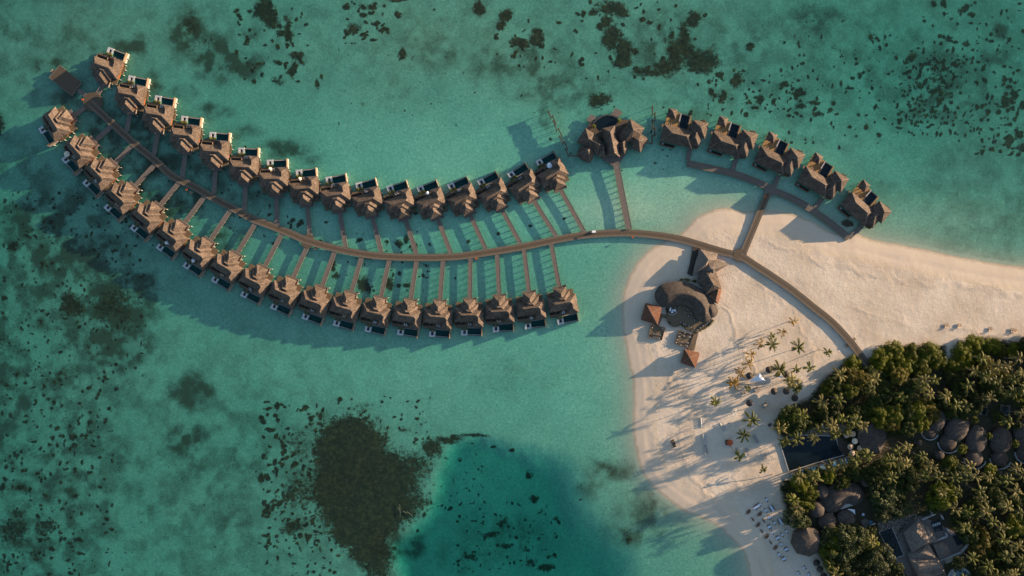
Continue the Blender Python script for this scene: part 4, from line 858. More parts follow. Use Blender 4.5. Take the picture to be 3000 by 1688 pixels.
MB().bar((*local(ent, r1, [(1470,190)], 2.4)[0], 2.6), (*local(ent, r1, [(1345,700)], 2.4)[0], 2.6), .3, 1.6).build('side_wall', M['metal'], ent)
# crescent thatched dining hall: swept ridge
def swept(parent, path, hw, h, ze, f, o, mk, name='roof', pw=.62, m_=7, endk=.98):
    """thatch over a curved plan: each ring drops from ridge to eave in a bell curve, rounded at the ends"""
    pts = smooth_path(path, 6); n_ = len(pts); rows = []
    W_ = [P(*f(*p), ze+h)[:2] for p in pts]; W_ = [(a-o[0], b_-o[1]) for a, b_ in W_]
    cum = [0]
    for a, b_ in zip(W_, W_[1:]): cum.append(cum[-1]+math.dist(a, b_))
    Lt = cum[-1]; vs = []
    hwf = hw if callable(hw) else (lambda t_: hw)
    for i in range(n_):
        a = Vector(W_[max(i-1, 0)]); c_ = Vector(W_[min(i+1, n_-1)]); d = (c_-a).normalized(); nn = Vector((-d.y, d.x)); p = Vector(W_[i]); hh = hwf(cum[i]/Lt)
        row = []
        for k in range(-m_, m_+1): q_ = k/m_; row.append((*(p+nn*hh*q_), ze+h*(1-abs(q_)**(1/pw if 0 else 1.15))))
        rows.append(row)
    def cap(i, sgn):
        a = Vector(W_[max(i-1, 0)]); c_ = Vector(W_[min(i+1, n_-1)]); d = (c_-a).normalized()*sgn; nn = Vector((-d.y, d.x)); p = Vector(W_[i]); hh = hwf(cum[i]/Lt)
        return [[(*(p+(nn*math.cos(t_)+d*math.sin(t_))*hh*q_/m_), ze+h*(1-(q_/m_)**1.15)) for q_ in range(1, m_+1)] for t_ in np.linspace(0, math.pi, 13)], (*p, ze+h)
    mb = MB(); w_ = 2*m_+1
    mb.add([v for r_ in rows for v in r_], [(i*w_+k, i*w_+k+1, (i+1)*w_+k+1, (i+1)*w_+k) for i in range(n_-1) for k in range(w_-1)])
    for i, sg in ((0, -1), (n_-1, 1)):
        fan, tip = cap(i, sg); vs = [v for r_ in fan for v in r_]+[tip]; fs = []
        for a in range(12):
            fs.append((a*m_, (a+1)*m_, len(vs)-1))
            for k in range(m_-1): fs.append((a*m_+k, a*m_+k+1, (a+1)*m_+k+1, (a+1)*m_+k))
        mb.add(vs, fs)
    o_ = mb.build(name, M[mk], parent, smooth=True, fix=False)
    bm = bmesh.new(); bm.from_mesh(o_.data); bmesh.ops.remove_doubles(bm, verts=bm.verts, dist=.01); bmesh.ops.recalc_face_normals(bm, faces=bm.faces)
    if sum(f_.normal.z for f_ in bm.faces) < 0: bmesh.ops.reverse_faces(bm, faces=bm.faces)
    bm.to_mesh(o_.data); bm.free(); o_.data.polygons.foreach_set('use_smooth', [True]*len(o_.data.polygons)); return o_
hall = thing('dining_hall', *r1(1200, 1100), 'crescent-shaped thatched dining hall with a small round dome at its east end', 'restaurant', z=0); ho = (hall.location.x, hall.location.y)
swept(hall, [(885,1070),(1000,1035),(1110,1025),(1260,1045),(1400,1110),(1520,1215),(1580,1330),(1585,1400)], lambda t_: 7.0-1.6*t_*t_, 3.6, 2.9, r1, ho, 'thatch')
swept(hall, [(1700,1330),(1712,1360)], 4.3, 2.6, 2.9, r1, ho, 'thatch')
MB().prism(local(hall, r1, [(800,960),(1100,860),(1360,920),(1500,1010),(1620,1200),(1640,1400),(1500,1420),(1330,1220),(1100,1180),(850,1190),(770,1100)], 2.9), .3, 3.1).build('wall', M['wall'], hall)
# dining terrace
ter = thing('dining_terrace', *r2(1300, 300), 'curved timber dining terrace wrapping the south side of the thatched hall', 'terrace', z=0)
tpoly = [(985,110),(1100,40),(1300,80),(1500,200),(1700,330),(1790,300),(1872,370),(1790,480),(1590,585),(1510,582),(1380,540),(1250,465),(1200,495),(1150,505),(1090,495),(1045,465),(1010,420),(990,370),(985,250)]
MB().prism(local(ter, r2, tpoly, 1.3), .3, 1.3).build('deck', M['deck'], ter)
for a, b_ in zip(tpoly[6:], tpoly[7:]):
    (A1, B1) = local(ter, r2, [a, b_], 1.5); MB().bar((*A1, 1.75), (*B1, 1.75), .3, .8).build('parapet', M['tan'], ter)
rail = [(1010,250),(1050,272),(1100,275),(1150,250),(1185,210)]
for a, b_ in zip(rail, rail[1:]):
    (A1, B1) = local(ter, r2, [a, b_], 1.6); MB().bar((*A1, 1.9), (*B1, 1.9), .22, .6).build('rail', M['white'], ter)
for (a, b_, w_) in (((870,285),(992,318),2.0), ((1545,590),(1470,930),2.6), ((800,480),(870,320),2.2), ((1440,920),(1400,930),2.0)):
    (A1, B1) = local(ter, r2, [a, b_], 1.2); MB().bar((*A1, 1.2), (*B1, 1.2), w_, .5).build('gangway', M['deck'], ter)
# hedges round it
def hedge(path, f, label, r_=.5, n_=26, leaf='leafA', z=.9):
    q = random.Random(len(label)); pts = [P(*f(*p), z)[:2] for p in path]; ox_, oy_ = pts[0]; root = empty('hedge', (ox_, oy_, z)); tag(root, label, 'hedge', 'hedges round the terrace'); mb = MB()
    for a, b_ in zip(pts, pts[1:]):
        for _ in range(int(math.dist(a, b_)*n_)):
            t_ = q.random(); c = Vector((a[0]+(b_[0]-a[0])*t_-ox_+q.gauss(0, r_*.5), a[1]+(b_[1]-a[1])*t_-oy_+q.gauss(0, r_*.5), q.uniform(.2, .9)))
            t1 = Vector((q.uniform(-1, 1), q.uniform(-1, 1), q.uniform(-.5, .8))).normalized()*.25; n1 = Vector((q.uniform(-1, 1), q.uniform(-1, 1), q.uniform(0, 1))).cross(t1).normalized()*.14
            mb.add([c-t1-n1, c+t1*.2-n1, c+t1, c+t1*.2+n1], [(0, 1, 2, 3)])
    mb.build('foliage', M[leaf], root, fix=False)
hedge([(1245,470),(1380,545),(1515,590)], r2, 'low green hedge along the south edge of the dining terrace'); hedge([(1590,592),(1720,520),(1800,470),(1875,380)], r2, 'curved green hedge along the south-east edge of the dining terrace', .35)
hedge([(975,90),(980,160),(1000,230)], r2, 'bushy green hedge at the west end of the dining terrace', .6, 40, 'leafB'); hedge([(1110,775),(1160,760)], r1, 'small green planting left of the hall entrance path', .6, 60); hedge([(1190,760),(1290,790)], r1, 'middle green planting north of the thatched hall', .8, 60); hedge([(1340,790),(1420,800)], r1, 'green planting beside the dark entrance roof', .8, 60); hedge([(1480,860),(1560,900)], r1, 'leafy strip under the eave of the thatched hall', .5, 50, 'leafB')
# square tiled pavilions
def pyramid_pav(name, f, base, apex, label, zr=6.0, ze=3.2):
    r_ = thing(name, *f(*apex), label, 'pavilion', 'red-tiled pavilions', z=0); o_ = (r_.location.x, r_.location.y)
    roof_on(r_, f, base, ze, [apex], zr, 'tile', o_); walls_under(r_, f, base, ze, .2, 'redwood', o_, .72)
    MB().prism([(x*.98, y*.98) for x, y in local(r_, f, base, 1.1)], .3, 1.1).build('plinth', M['deck'], r_)
    for p in local(r_, f, base, ze):
        MB().lathe([(.18, .6), (.18, ze-.1)], 6, p[0]*.9, p[1]*.9).build('post', M['brown'], r_)
pyramid_pav('tiled_pavilion', r2, [(590,50),(900,125),(820,462),(498,370)], (697,245), 'red-tiled square pavilion nearest the lagoon, west of the dining terrace')
pyramid_pav('tiled_pavilion', r2, [(1322,918),(1612,990),(1530,1278),(1250,1178)], (1425,1085), 'red-tiled square pavilion at the south end of the dining gangway')
# open dining platforms
def plat(base, label):
    r_ = thing('dining_platform', *r2(*base[0]), label, 'platform', 'dining platforms', z=0); B = local(r_, r2, base, 1.2)
    MB().prism(B, .3, 1.2).build('deck', M['deck'], r_)
    for a, b_ in zip(B, B[1:]+B[:1]): MB().bar((*a, 1.6), (*b_, 1.6), .22, .9).build('parapet', M['tan'], r_)
plat([(697,458),(958,520),(892,752),(642,692)], 'open timber dining platform with one long dark table, beside the west pavilion')
plat([(1205,572),(1505,640),(1402,895),(1138,820)], 'open timber dining platform with several small tables, west of the gangway')
# ---- tables and chairs
def table_mesh(w_, d_, top='cloth', leg='brown', drop=0):
    mb = MB(); mb.box(-w_/2, w_/2, -d_/2, d_/2, .70, .76, 0)
    for x in (-1, 1):
        for y in (-1, 1): mb.box(x*(w_/2-.12)-.04, x*(w_/2-.12)+.04, y*(d_/2-.12)-.04, y*(d_/2-.12)+.04, 0, .70, 1)
    return mb.mesh('table', [M[top], M[leg]])
def chair_mesh(m_, s_=.5):
    mb = MB(); h = s_/2; mb.box(-h, h, -h, h, .38, .46)
    mb.box(-h, h, h, h+.08, .46, .95)
    for x in (-h+.04, h-.04):
        for y in (-h+.04, h-.04): mb.box(x-.03, x+.03, y-.03, y+.03, 0, .38)
    return mb.mesh('chair', M[m_])
CH = {k: chair_mesh(k) for k in ('dark', 'brown', 'cushion', 'dark_wood', 'red')}; CHB = {k: chair_mesh(k, .75) for k in ('cushion', 'dark', 'white', 'dark_wood')}
TM = {}
def table(px, py, ang, w_, d_, label, clabel, top='cloth', seats=(1, 1), ends=0, ck='brown', z=None, group='dining tables', big=False, leg='brown'):
    """ang: direction of the long side in the photograph, degrees clockwise; seats on the two long sides"""
    x, y, _ = P(px, py, 0); z = ground_z(x, y) if z is None else z; x, y, _ = P(px, py, z+.7)
    key = (w_, d_, top, leg)
    if key not in TM: TM[key] = table_mesh(w_, d_, top, leg)
    a = R(-ang); o = put('dining_table', TM[key], None, (x, y, z), a); tag(o, label, 'table', group)
    pool = CHB if big else CH; g_ = clabel
    for side, n_ in ((1, seats[0]), (-1, seats[1])):
        for k in range(n_):
            lx = (k-(n_-1)/2)*(w_/max(n_, 1))*.95; ly = side*(d_/2+(.42 if not big else .6))
            c = put('chair', pool[ck], None, (x+lx*math.cos(a)-ly*math.sin(a), y+lx*math.sin(a)+ly*math.cos(a), z), a+(0 if side > 0 else math.pi)+random.uniform(-.15, .15)); tag(c, f'{clabel}, {ORD[k]} on its {"upper" if side > 0 else "lower"} side', 'chair', g_)
    for side in (1, -1)[:ends]:
        lx = side*(w_/2+.42); c = put('chair', pool[ck], None, (x+lx*math.cos(a), y+lx*math.sin(a), z), a-math.pi/2*side); tag(c, f'{clabel}, at its {"right" if side > 0 else "left"} end', 'chair', g_)
t2 = lambda x, y: r2(x, y)
table(*t2(800,672), 14, 5.0, .9, 'long dark table set for eight on the west dining platform', 'chair at the long dark table on the west platform', 'dark', (4, 4), ck='cushion', z=1.2)
table(*t2(905,565), 14, 1.7, .9, 'dark table with two pale chairs in the corner of the west dining platform', 'chair at the corner table of the west platform', 'dark', (2, 0), ck='cushion', z=1.2)
table(*t2(728,483), 14, .9, .9, 'small dark square table by the west pavilion steps', 'chair at the small table by the west pavilion', 'dark', (0, 1), ck='cushion', z=1.2)
for (x, y, w_, st, lb) in ((1230,655,1.6,(2,2),'top-left'), (1325,640,1.2,(1,1),'top middle'), (1430,660,1.6,(1,2),'top-right'), (1182,770,.9,(1,1),'lower left'), (1265,815,.9,(1,1),'bottom middle'), (1375,830,1.8,(2,2),'bottom right')):
    table(*t2(x, y), 14, w_, .9, f'dark table in the {lb} of the square dining platform', f'chair at the {lb} table of the square dining platform', 'dark', st, ck='cushion', z=1.2)
for k, (x, y, a) in enumerate(((1045,425,30), (1280,430,30), (1380,480,25), (1480,525,20))):
    table(*t2(x, y), a, .95, .95, f'small dark terrace table, {ORD[k]} from the west along the south parapet', f'chair at the {ORD[k]} table from the west by the parapet', 'dark', (0, 0), 2 if k else 0, ck='cushion', z=1.3, group='terrace tables')
for k, (x, y, a) in enumerate(((1190,140,80), (1362,200,40), (1425,275,45), (1535,345,30), (1632,362,20), (1720,350,-20))):
    table(*t2(x, y), a, .95, .95, f'small dark table under the thatched eave, {ORD[k]} from the west', f'chair at the {ORD[k]} table under the thatched eave', 'dark', (1, 1), 0, ck='cushion', z=1.3, group='eave tables')
for k, (x, y) in enumerate(((1598,540), (1650,500), (1705,462), (1738,438), (1775,410), (1812,375))):
    table(*t2(x, y), -38, .85, .8, f'dark table beside the curved south-east hedge, {ORD[k]} from the south', f'chair at the {ORD[k]} hedge table from the south', 'dark', (0, 0), 2, ck='cushion', z=1.3, group='tables beside the hedge')
for k, (x, y, w_, d_) in enumerate(((1055,172,.8,2.0), (1100,190,.9,.9), (1142,192,1.2,1.1), (1090,225,1.2,.9))):
    xx, yy, _ = P(*t2(x, y), 1.7); o = MB().box(-w_/2, w_/2, -d_/2, d_/2, 0, .4).box(-w_/2, w_/2, d_/2-.15, d_/2, .4, .75).build('lounge_seat', M['white_canvas']); o.location = (xx, yy, 1.3); o.rotation_euler = (0, 0, R(-10+k*4)); tag(o, f'white lounge seat on the round terrace corner, the {["long west one","small middle one","square east one","southern one"][k]}', 'lounge seat', 'white lounge seats')
# beach dining, lower beach
b1 = zz(2100, 1440, 5.843)
def row_label(k, n_, what): return f'{what}, {ORD[k] if k < n_-1 else "last"} from the north'
white_small = [(850,143,58,0),(842,325,62,0),(988,540,60,0),(955,706,58,0),(1118,742,60,0),(1195,682,58,0),(1098,905,62,0),(1070,1080,60,0)]
for k, (x, y, a, _) in enumerate(white_small): table(*b1(x, y), a, 1.25, 1.15, row_label(k, 8, 'small square white-clothed beach table for two'), row_label(k, 8, 'chair at the small white beach table'), 'cloth', (0, 0), 2, ck='dark_wood', group='white beach tables')
for k, (x, y, a) in enumerate(((903,445,-28),(903,605,-28),(1045,797,-28),(1190,992,-26),(1150,1155,-26))): table(*b1(x, y), a, 2.2, 1.2, row_label(k, 5, 'white-clothed beach table for four'), row_label(k, 5, 'chair at the four-seat white beach table'), 'cloth', (2, 2), ck='dark_wood', group='white beach tables')
for k, (x, y, a, w_, lb) in enumerate(((692,258,-36,4.9,'longest'), (945,292,58,3.8,'upper long'), (1090,512,62,3.8,'lower long'))): table(*b1(x, y), a, w_, 1.15, f'{lb} white-clothed banquet table on the beach', f'chair at the {lb} white beach table', 'cloth', (4, 4), ck='dark_wood', group='white beach tables')
for k, (x, y, a) in enumerate(((545,350,40),(738,388,40),(710,572,40),(858,770,40),(1010,962,40))): table(*b1(x, y), a, 1.7, 1.7, row_label(k, 5, 'square brown wooden beach table'), row_label(k, 5, 'chair at the square brown beach table'), 'brown', (2, 2), ck='brown', group='brown beach tables')
for k, (x, y, a) in enumerate(((618,478,55),(803,503,55),(770,682,55),(925,873,60))): table(*b1(x, y), a, 1.1, .9, row_label(k, 4, 'small brown wooden beach table for two'), row_label(k, 4, 'chair at the small brown beach table'), 'brown', (0, 0), 2, ck='brown', group='brown beach tables')
for k, (x, y) in enumerate(((1492,1310), (1390,1402), (1570,1420))): table(*b1(x, y), 20, 1.2, 1.1, f'white square table on the sand south of the octagonal hut, {["northern","western","eastern"][k]} one', f'chair at the {["northern","western","eastern"][k]} table south of the octagonal hut', 'cloth', (1, 0), 1, ck='dark_wood', group='tables south of the hut')
for k in range(5):
    x, y, _ = P(*b1(1287-6*k+(3 if k > 2 else 0), 735+30*k)); z = ground_z(x, y); o = put('bar_stool', CH['dark_wood'], None, (x, y, z), 1.5, (1, 1, 1.4)); tag(o, f'{ORD[k]} dark bar stool from the north beside the octagonal hut', 'bar stool', 'bar stools at the octagonal hut')
# ---- beach furniture
UMB = MB().lathe([(2.05, 1.95), (2.0, 2.1), (1.2, 2.7), (.25, 3.25), (.05, 3.5)], 18).mesh('thatch_canopy', M['thatch']); UP = MB().lathe([(.09, 0), (.09, 2.4)], 6).mesh('pole', M['brown'])
k3 = zz(2100, 900, 6.44); k4 = zz(1950, 1120, 6.44)
umbs = [(*k3(960,1175), 'just above the white shade sail'), (*k3(595,1285), 'left of the white shade sail, under a yellow palm'), (*k3(1285,1265), 'behind the small white sail'), (*k4(1560,380), 'left of the lone square daybed'), (*k4(2022,162), 'in the middle of the upper beach'),
        (*k4(2250,160), 'beside a green palm at the grove edge'), (*k4(2410,290), 'half under the dark bushes'), (*b1(1683,1200), 'southern beach, northern one beside the trees'), (*b1(1740,1308), 'southern beach, middle one beside the trees'), (*b1(1805,1425), 'southern beach, southernmost one beside the trees')]
for px, py, lb in umbs:
    r_ = thing('thatched_umbrella', px, py, f'round grey thatched umbrella, {lb}', 'umbrella', 'thatched umbrellas on the beach'); put('thatch_canopy', UMB, r_, rz=random.uniform(0, 3)); put('pole', UP, r_)
DBm = {}
for k, (x, y, lb) in enumerate(((1372,90,'below the yellow palm'), (1720,135,'in the middle'), (1880,430,'alone to the right of the dark umbrella'))):
    r_ = thing('daybed_cabana', *k4(x, y), f'tan-roofed square daybed on dark posts, {lb}', 'daybed', 'roofed daybeds', rz=R(30))
    MB().box(-1.2, 1.2, -1.2, 1.2, 1.9, 2.0).build('canopy', M['tan_canvas'], r_); MB().box(-1.5, 1.1, -1.1, 1.1, .1, .4).build('bed_frame', M['dark_wood'], r_); MB().box(-1.45, -.2, -1.0, 1.0, .402, .55).build('mattress', M['white'], r_)
    for sx in (-1, 1):
        for sy in (-1, 1): MB().box(sx*1.1-.06, sx*1.1+.06, sy*1.1-.06, sy*1.1+.06, 0, 1.9).build('post', M['dark_wood'], r_)
for k, (pts, lb) in enumerate((([(620,1415),(640,1390),(800,1245),(930,1395),(800,1340)], 'larger white three-pointed shade sail on the upper beach'), ([(1085,1308),(1200,1275),(1285,1345),(1190,1330)], 'smaller white shade sail beneath a palm'))):
    r_ = thing('shade_sail', *k3(*pts[-1]), lb, 'shade sail', 'shade sails', z=.9); L_ = local(r_, k3, pts, 3)
    zs2 = [1.2, 1.6, 2.8, 1.1, 2.5] if len(pts) == 5 else [1.3, 2.6, 1.2, 2.2]
    n_ = len(L_)-1; c_ = (*L_[-1], zs2[-1]); mb = MB(); V3 = [(*p, z_) for p, z_ in zip(L_[:-1], zs2)]
    mb.add([c_]+V3+[(a, b_, z_-.06) for a, b_, z_ in [c_]+V3], [(0, i+1, (i+1) % n_+1) for i in range(n_)]+[(n_+1, (i+1) % n_+n_+2, i+n_+2) for i in range(n_)]); mb.build('canvas', M['white_canvas'], r_)
    for p, z_ in zip(L_[:-1], zs2): MB().lathe([(.06, 0), (.06, z_)], 6, *p).build('pole', M['white'], r_)
rc = thing('red_canopy', *k4(1190, 1125), 'octagonal orange-red parasol over a dark square bar among the palms', 'canopy'); put('canopy', MB().lathe([(1.85, 2.2), (1.8, 2.3), (.05, 2.9)], 8).mesh('canopy', M['red']), rc); put('pole', UP, rc)
MB().box(-1.9, 1.5, -1.7, 1.2, 0, 1.0).build('counter', M['dark_wood'], rc)
for (x, y, n_, ang, kd, lb) in ((690,745,6,85,'white','white beach loungers in the left upper cluster'), (1080,830,6,65,'white','white beach loungers in the middle cluster'), (1245,770,2,45,'white','pair of white loungers near the dead white palm'), (730,1045,6,83,'white','white beach loungers above the shadow edge'),
     (750,1255,6,75,'grey','grey loungers in shade at the lower left'), (1690,1070,6,60,'grey','grey loungers in shade right of the red canopy'), (1335,1300,4,65,'grey','grey loungers below the red canopy'), (1520,1310,5,80,'grey','grey loungers right of the leaning palm'), (1862,1385,4,80,'grey','grey loungers nearest the big pool'), (1470,190,2,70,'tan','brown loungers above the round umbrella'), (140,1150,5,70,'brown','dark loungers at the tide line'), (1950,800,2,70,'brown','dark loungers beside the grove edge')):
    for k in range(n_):
        px, py = k4(x, y); o_ = (k-(n_-1)/2)*4.6; px += o_*math.cos(R(ang)); py += o_*math.sin(R(ang)); xx, yy, _ = P(px, py); z = ground_z(xx, yy)
        lounger(xx, yy, z, R(-ang)+math.pi+random.uniform(-.1, .1)-R(0), lb.replace('loungers', 'lounger').replace('pair of white lounger', 'white lounger')+f', {ORD[k]} from the top', kd, lb, 1.05)
for (px, py, n_, lb) in ((2769.6,953.6,2,'westernmost pair'), (2807,953.6,2,'second pair from the west'), (2898,964.3,2,'third pair from the west'), (2966,967,3,'easternmost set of three')):
    for k in range(n_):
        xx, yy, _ = P(px+(k-(n_-1)/2)*6.5, py+k*.8); lounger(xx, yy, ground_z(xx, yy), math.pi+R(-6), f'wooden beach lounger above the bushes, {ORD[k]} of the {lb}', 'tan', f'beach loungers, {lb}', 1.25)
lp = MB()
# dead, white-painted palm on the beach, small stands along the jetty, people, buggy
for (px, py, lb) in ((1395,758,'midway along the lower side of the boardwalk'), (1853,695,'just right of the spa boardwalk junction'), (549,556,'upper left reach of the boardwalk'), (245,293,'beside the round west platform'), (2240.5,577,'at the family boardwalk junction')):
    r_ = thing('lifebuoy_stand', px, py, f'orange lifebuoy on a small stand, {lb}', 'lifebuoy', 'lifebuoy stands on the boardwalk', z=DZ); MB().lathe([(.62, .9), (.62, 1.1), (.35, 1.1), (.35, .9)], 12).build('ring', M['orange'], r_); MB().box(-.08, .08, -.08, .08, -1.5, .9).build('post', M['tan'], r_)
for (px, py, lb) in ((561,565,'upper left part of the boardwalk'), (925,728,'at the octagonal platform'), (292,337,'below the round west platform'), (1399,756,'beside the lower-row walkways'), (2499,993.5,'on the sand north of the boardwalk bend'), (2478,1012.5,'dark one on the sand under the boardwalk bend')):
    x, y, _ = P(px, py); z = max(ground_z(x, y), 0); dk = 'dark' in lb
    r_ = thing('storage_box', px, py, f'small {"dark" if dk else "tan"} wooden landing, {lb}', 'landing', 'small landings beside the boardwalk', z=0, rz=R(-35 if px < 800 else 0 if px < 2000 else 45))
    MB().box(-.9, .9, -.7, .7, z+.55, z+.85).build('deck', M['dark_wood' if dk else 'tan'], r_)
    for sx in (-1, 1):
        MB().box(sx*.7-.08, sx*.7+.08, -.08, .08, z-1.2, z+.55).build('leg', M['tan'], r_)
bg_ = thing('golf_buggy', 1739, 679.5, 'white golf buggy driving on the boardwalk, casting a long shadow', 'buggy', z=DZ+.1, rz=R(5))
MB().box(-1.2, 1.2, -.55, .55, .3, .65).box(-.2, .9, -.5, .5, .652, 1.0).build('body', M['white'], bg_); MB().box(-1.0, .9, -.62, .62, 1.85, 1.93).build('roof', M['white_canvas'], bg_)
for sx in (-.95, .85):
    for sy in (-.5, .5): MB().box(sx-.03, sx+.03, sy-.03, sy+.03, .65, 1.85).build('post', M['metal'], bg_)
for sx in (-.8, .8):
    for sy in (-.6, .6):
        wh = MB().lathe([(.28, -.08), (.28, .08)], 10).build('wheel', M['dark'], bg_); wh.rotation_euler = (math.pi/2, 0, 0); wh.location = (sx, sy, .28)
def person(px, py, z, label, shirt='white'):
    """standing figure, one continuous body grown from a joint skeleton"""
    me = bpy.data.meshes.new('body'); q = random.Random(int(px)); st_ = .22
    vs = [(0, 0, .95), (0, 0, 1.2), (0, 0, 1.42), (0, .02, 1.56), (0, .03, 1.70), (-.19, 0, 1.40), (-.25, 0, 1.14), (-.22, .12, .92), (.19, 0, 1.40), (.25, 0, 1.14), (.22, -.1, .92), (-.1, 0, .90), (-.11, st_/2, .5), (-.11, st_*.8, .08), (-.11, st_*.8+.16, .05), (.1, 0, .90), (.11, -st_/3, .5), (.11, -st_*.8, .10), (.11, -st_*.8+.16, .05)]
    es = [(0, 1), (1, 2), (2, 3), (3, 4), (2, 5), (5, 6), (6, 7), (2, 8), (8, 9), (9, 10), (0, 11), (11, 12), (12, 13), (13, 14), (0, 15), (15, 16), (16, 17), (17, 18)]
    rad = [.14, .14, .15, .06, .11, .06, .045, .035, .06, .045, .035, .09, .065, .045, .04, .09, .065, .045, .04]
    me.from_pydata(vs, es, []); o = bpy.data.objects.new('person', me); C.objects.link(o); mo = o.modifiers.new('skin', 'SKIN')
    for k, r_ in enumerate(rad): me.skin_vertices[0].data[k].radius = (r_, r_)
    me.skin_vertices[0].data[0].use_root = True; sb = o.modifiers.new('sub', 'SUBSURF'); sb.levels = 1; sb.render_levels = 1
    me.materials.append(M[shirt]); x, y, _ = P(px, py, z+1); o.location = (x, y, z); o.rotation_euler = (0, 0, q.uniform(0, 6)); tag(o, label, 'person'); return o
_skin_ok = True
try:
    for (px, py, z, lb, shm) in ((1731, 681, DZ+.1, 'person in white walking behind the golf buggy on the boardwalk', 'white'), (2125, 803.5, .8, 'person in dark clothes alone on the sand east of the restaurant', 'dark'), (2872, 977, .9, 'person in red beside the loungers above the bushes', 'red'), (2029, 812, 1.3, 'person in white by the restaurant entrance path', 'white')):
        person(px, py, z, lb, shm)
except Exception as e: print('person failed', e)
for nm, segs in (('submerged_frame', [((1171,1477),(1172.5,1513)), ((1165,1487),(1172,1496)), ((1181,1498),(1192,1504)), ((1192,1499),(1208,1511))]),):
    x, y, _ = P(1172, 1495); r_ = empty('sunken_poles', (x, y, 0)); tag(r_, 'pale poles lying crossed over the dark brown reef', 'poles')
    for a, b_ in segs: A1 = P(*a, -.3); B1 = P(*b_, -.3); MB().tube([(A1[0]-x, A1[1]-y, -.25), (B1[0]-x, B1[1]-y, -.3)], .13, .1, 6).build('pole', M['edge'], r_)
# ------------------------------------------------------------------ island resort: pool, domes, bungalows, courtyard villa
p1 = zz(2250, 1200, 6.44); p2 = zz(2280, 1380, 6.44); p3 = zz(2600, 1190, 6.44); p4 = zz(2540, 1430, 5.6); p5 = zz(2540, 950, 5.596)
def on(px, py): x, y, _ = P(px, py); return max(ground_z(x, y), .3)
rp = thing('swimming_pool', *p1(900, 800), 'long dark rectangular swimming pool between the beach and the palm grove', 'pool', z=0)
pol = [(225,640),(395,1172),(900,1010),(1440,860),(1330,700),(1295,560),(1300,500),(640,480)]
L_ = local(rp, p1, pol, 1.2); MB().prism(L_, .2, 1.12).build('pool_basin', M['tiles_black'], rp)
MB().add([(x, y, 1.2) for x, y in L_], [tuple(range(len(L_)))]).build('pool_water', M['pool_dark'], rp)
for a, b_ in zip(L_, L_[1:]+L_[:1]): MB().bar((*a, 1.3), (*b_, 1.3), .5, .9).build('pool_rim', M['greywall'], rp)
MB().prism(local(rp, p1, [(1300,520),(1480,540),(1530,850),(1420,850),(1330,740)], 1.3), .4, 1.32).build('wooden_island', M['deck_dark'], rp)
MB().prism(local(rp, p1, [(400,1190),(1500,880),(1560,960),(1480,1010),(900,1180),(430,1300)], 1.1), .3, 1.12).build('south_terrace', M['paving'], rp)
MB().prism(local(rp, p1, [(290,520),(640,400),(1200,250),(1700,330),(1300,480),(640,478)], 1.1), .3, 1.1).build('north_terrace', M['paving'], rp)
pool_l = [(445,1258),(480,1245),(655,1185),(705,1170),(785,1140),(835,1125),(885,1115),(935,1105),(1005,1085),(1045,1072),(1225,1030),(1262,1018),(1365,975),(1420,985),(1465,955)]
for k, (x, y) in enumerate(pool_l):
    xx, yy, _ = P(*p1(x, y), 1.4); lounger(xx, yy, 1.13, R(200)+math.pi*0, f'blue-cushioned lounger on the terrace south of the big pool, {ORD[k]} from the left', 'blue', 'blue loungers south of the big pool', 1.5)
for k, (x, y) in enumerate(((575,435),(612,430),(800,365),(1030,305))):
    xx, yy, _ = P(*p1(x, y), 1.4); lounger(xx, yy, 1.13, R(20), f'blue-cushioned lounger north of the big pool, {ORD[k]} from the left', 'blue', 'blue loungers north of the big pool', 1.5)
for k, (x, y, lb) in enumerate(((1490,485,'north-westernmost'),(1607,465,'northern'),(1645,600,'pale middle'),(1560,705,'south-western'),(1742,735,'eastern'),(1595,822,'southernmost'))):
    xx, yy, _ = P(*p1(x, y), 4); parasol(xx, yy, 1.2, f'{lb} octagonal parasol at the east end of the big pool', 'canvas' if k == 2 else 'tan_canvas', 'octagonal parasols by the big pool', 1.05)
bar_ = thing('pool_bar', *p1(1900, 550), 'fan-shaped dark roof of the bar at the east end of the big pool', 'bar', z=0)
MB().ridge_roof(local(bar_, p1, [(1690,540),(1700,380),(1945,225),(2130,290),(2230,420),(2235,560),(2115,830),(1900,860),(1760,720)], 4), 4, local(bar_, p1, [(1965,260),(2110,805)], 5.6), 5.6).build('roof', M['thatch'], bar_)
MB().prism(local(bar_, p1, [(1720,540),(1740,400),(1945,260),(2110,320),(2200,430),(2200,560),(2100,790),(1900,820),(1780,700)], 3), .3, 3.72).build('wall', M['wall'], bar_)
def dome(px, py, r, label, h=3.0, ze=2.6, sx=1, sy=1, rot=0, name='thatched_dome', parts=None, group='thatched domes', n=28):
    z0 = .6; r_ = thing(name, px, py, label, 'hut', group, z=z0); x, y, _ = P(px, py, ze+h*.4); r_.location = (x, y, 0)
    pr = [(r*math.cos(t_)**.8, ze+h*math.sin(t_)**1.15) for t_ in np.linspace(0, 1.52, 9)]
    MB().lathe([(r, ze-.2)]+pr, n, 0, 0, sx, sy, R(rot)).build('roof', M['thatch'], r_, smooth=n > 12); MB().lathe([(r*.82, .3), (r*.82, ze-.21)], 16, 0, 0, sx, sy, R(rot)).build('wall', M['wall'], r_)
    return r_
dome(*p2(1292,915), 5.6, 'eastern one of the two round thatched domes south of the kidney roof')
dome(*p2(942,965), 5.3, 'western one of the two round thatched domes south of the kidney roof')
dome(*p2(735,735), 4.9, 'round thatched dome lit on its ridge, beneath the bushes west of the kidney roof', h=4.4)
dome(*p2(815,385), 4.4, 'round thatched dome half hidden under palms, north-west of the kidney roof', h=4.2)
dome(*p2(1690,185), 4.0, 'small dark dome in shadow north-east of the kidney roof', h=3)
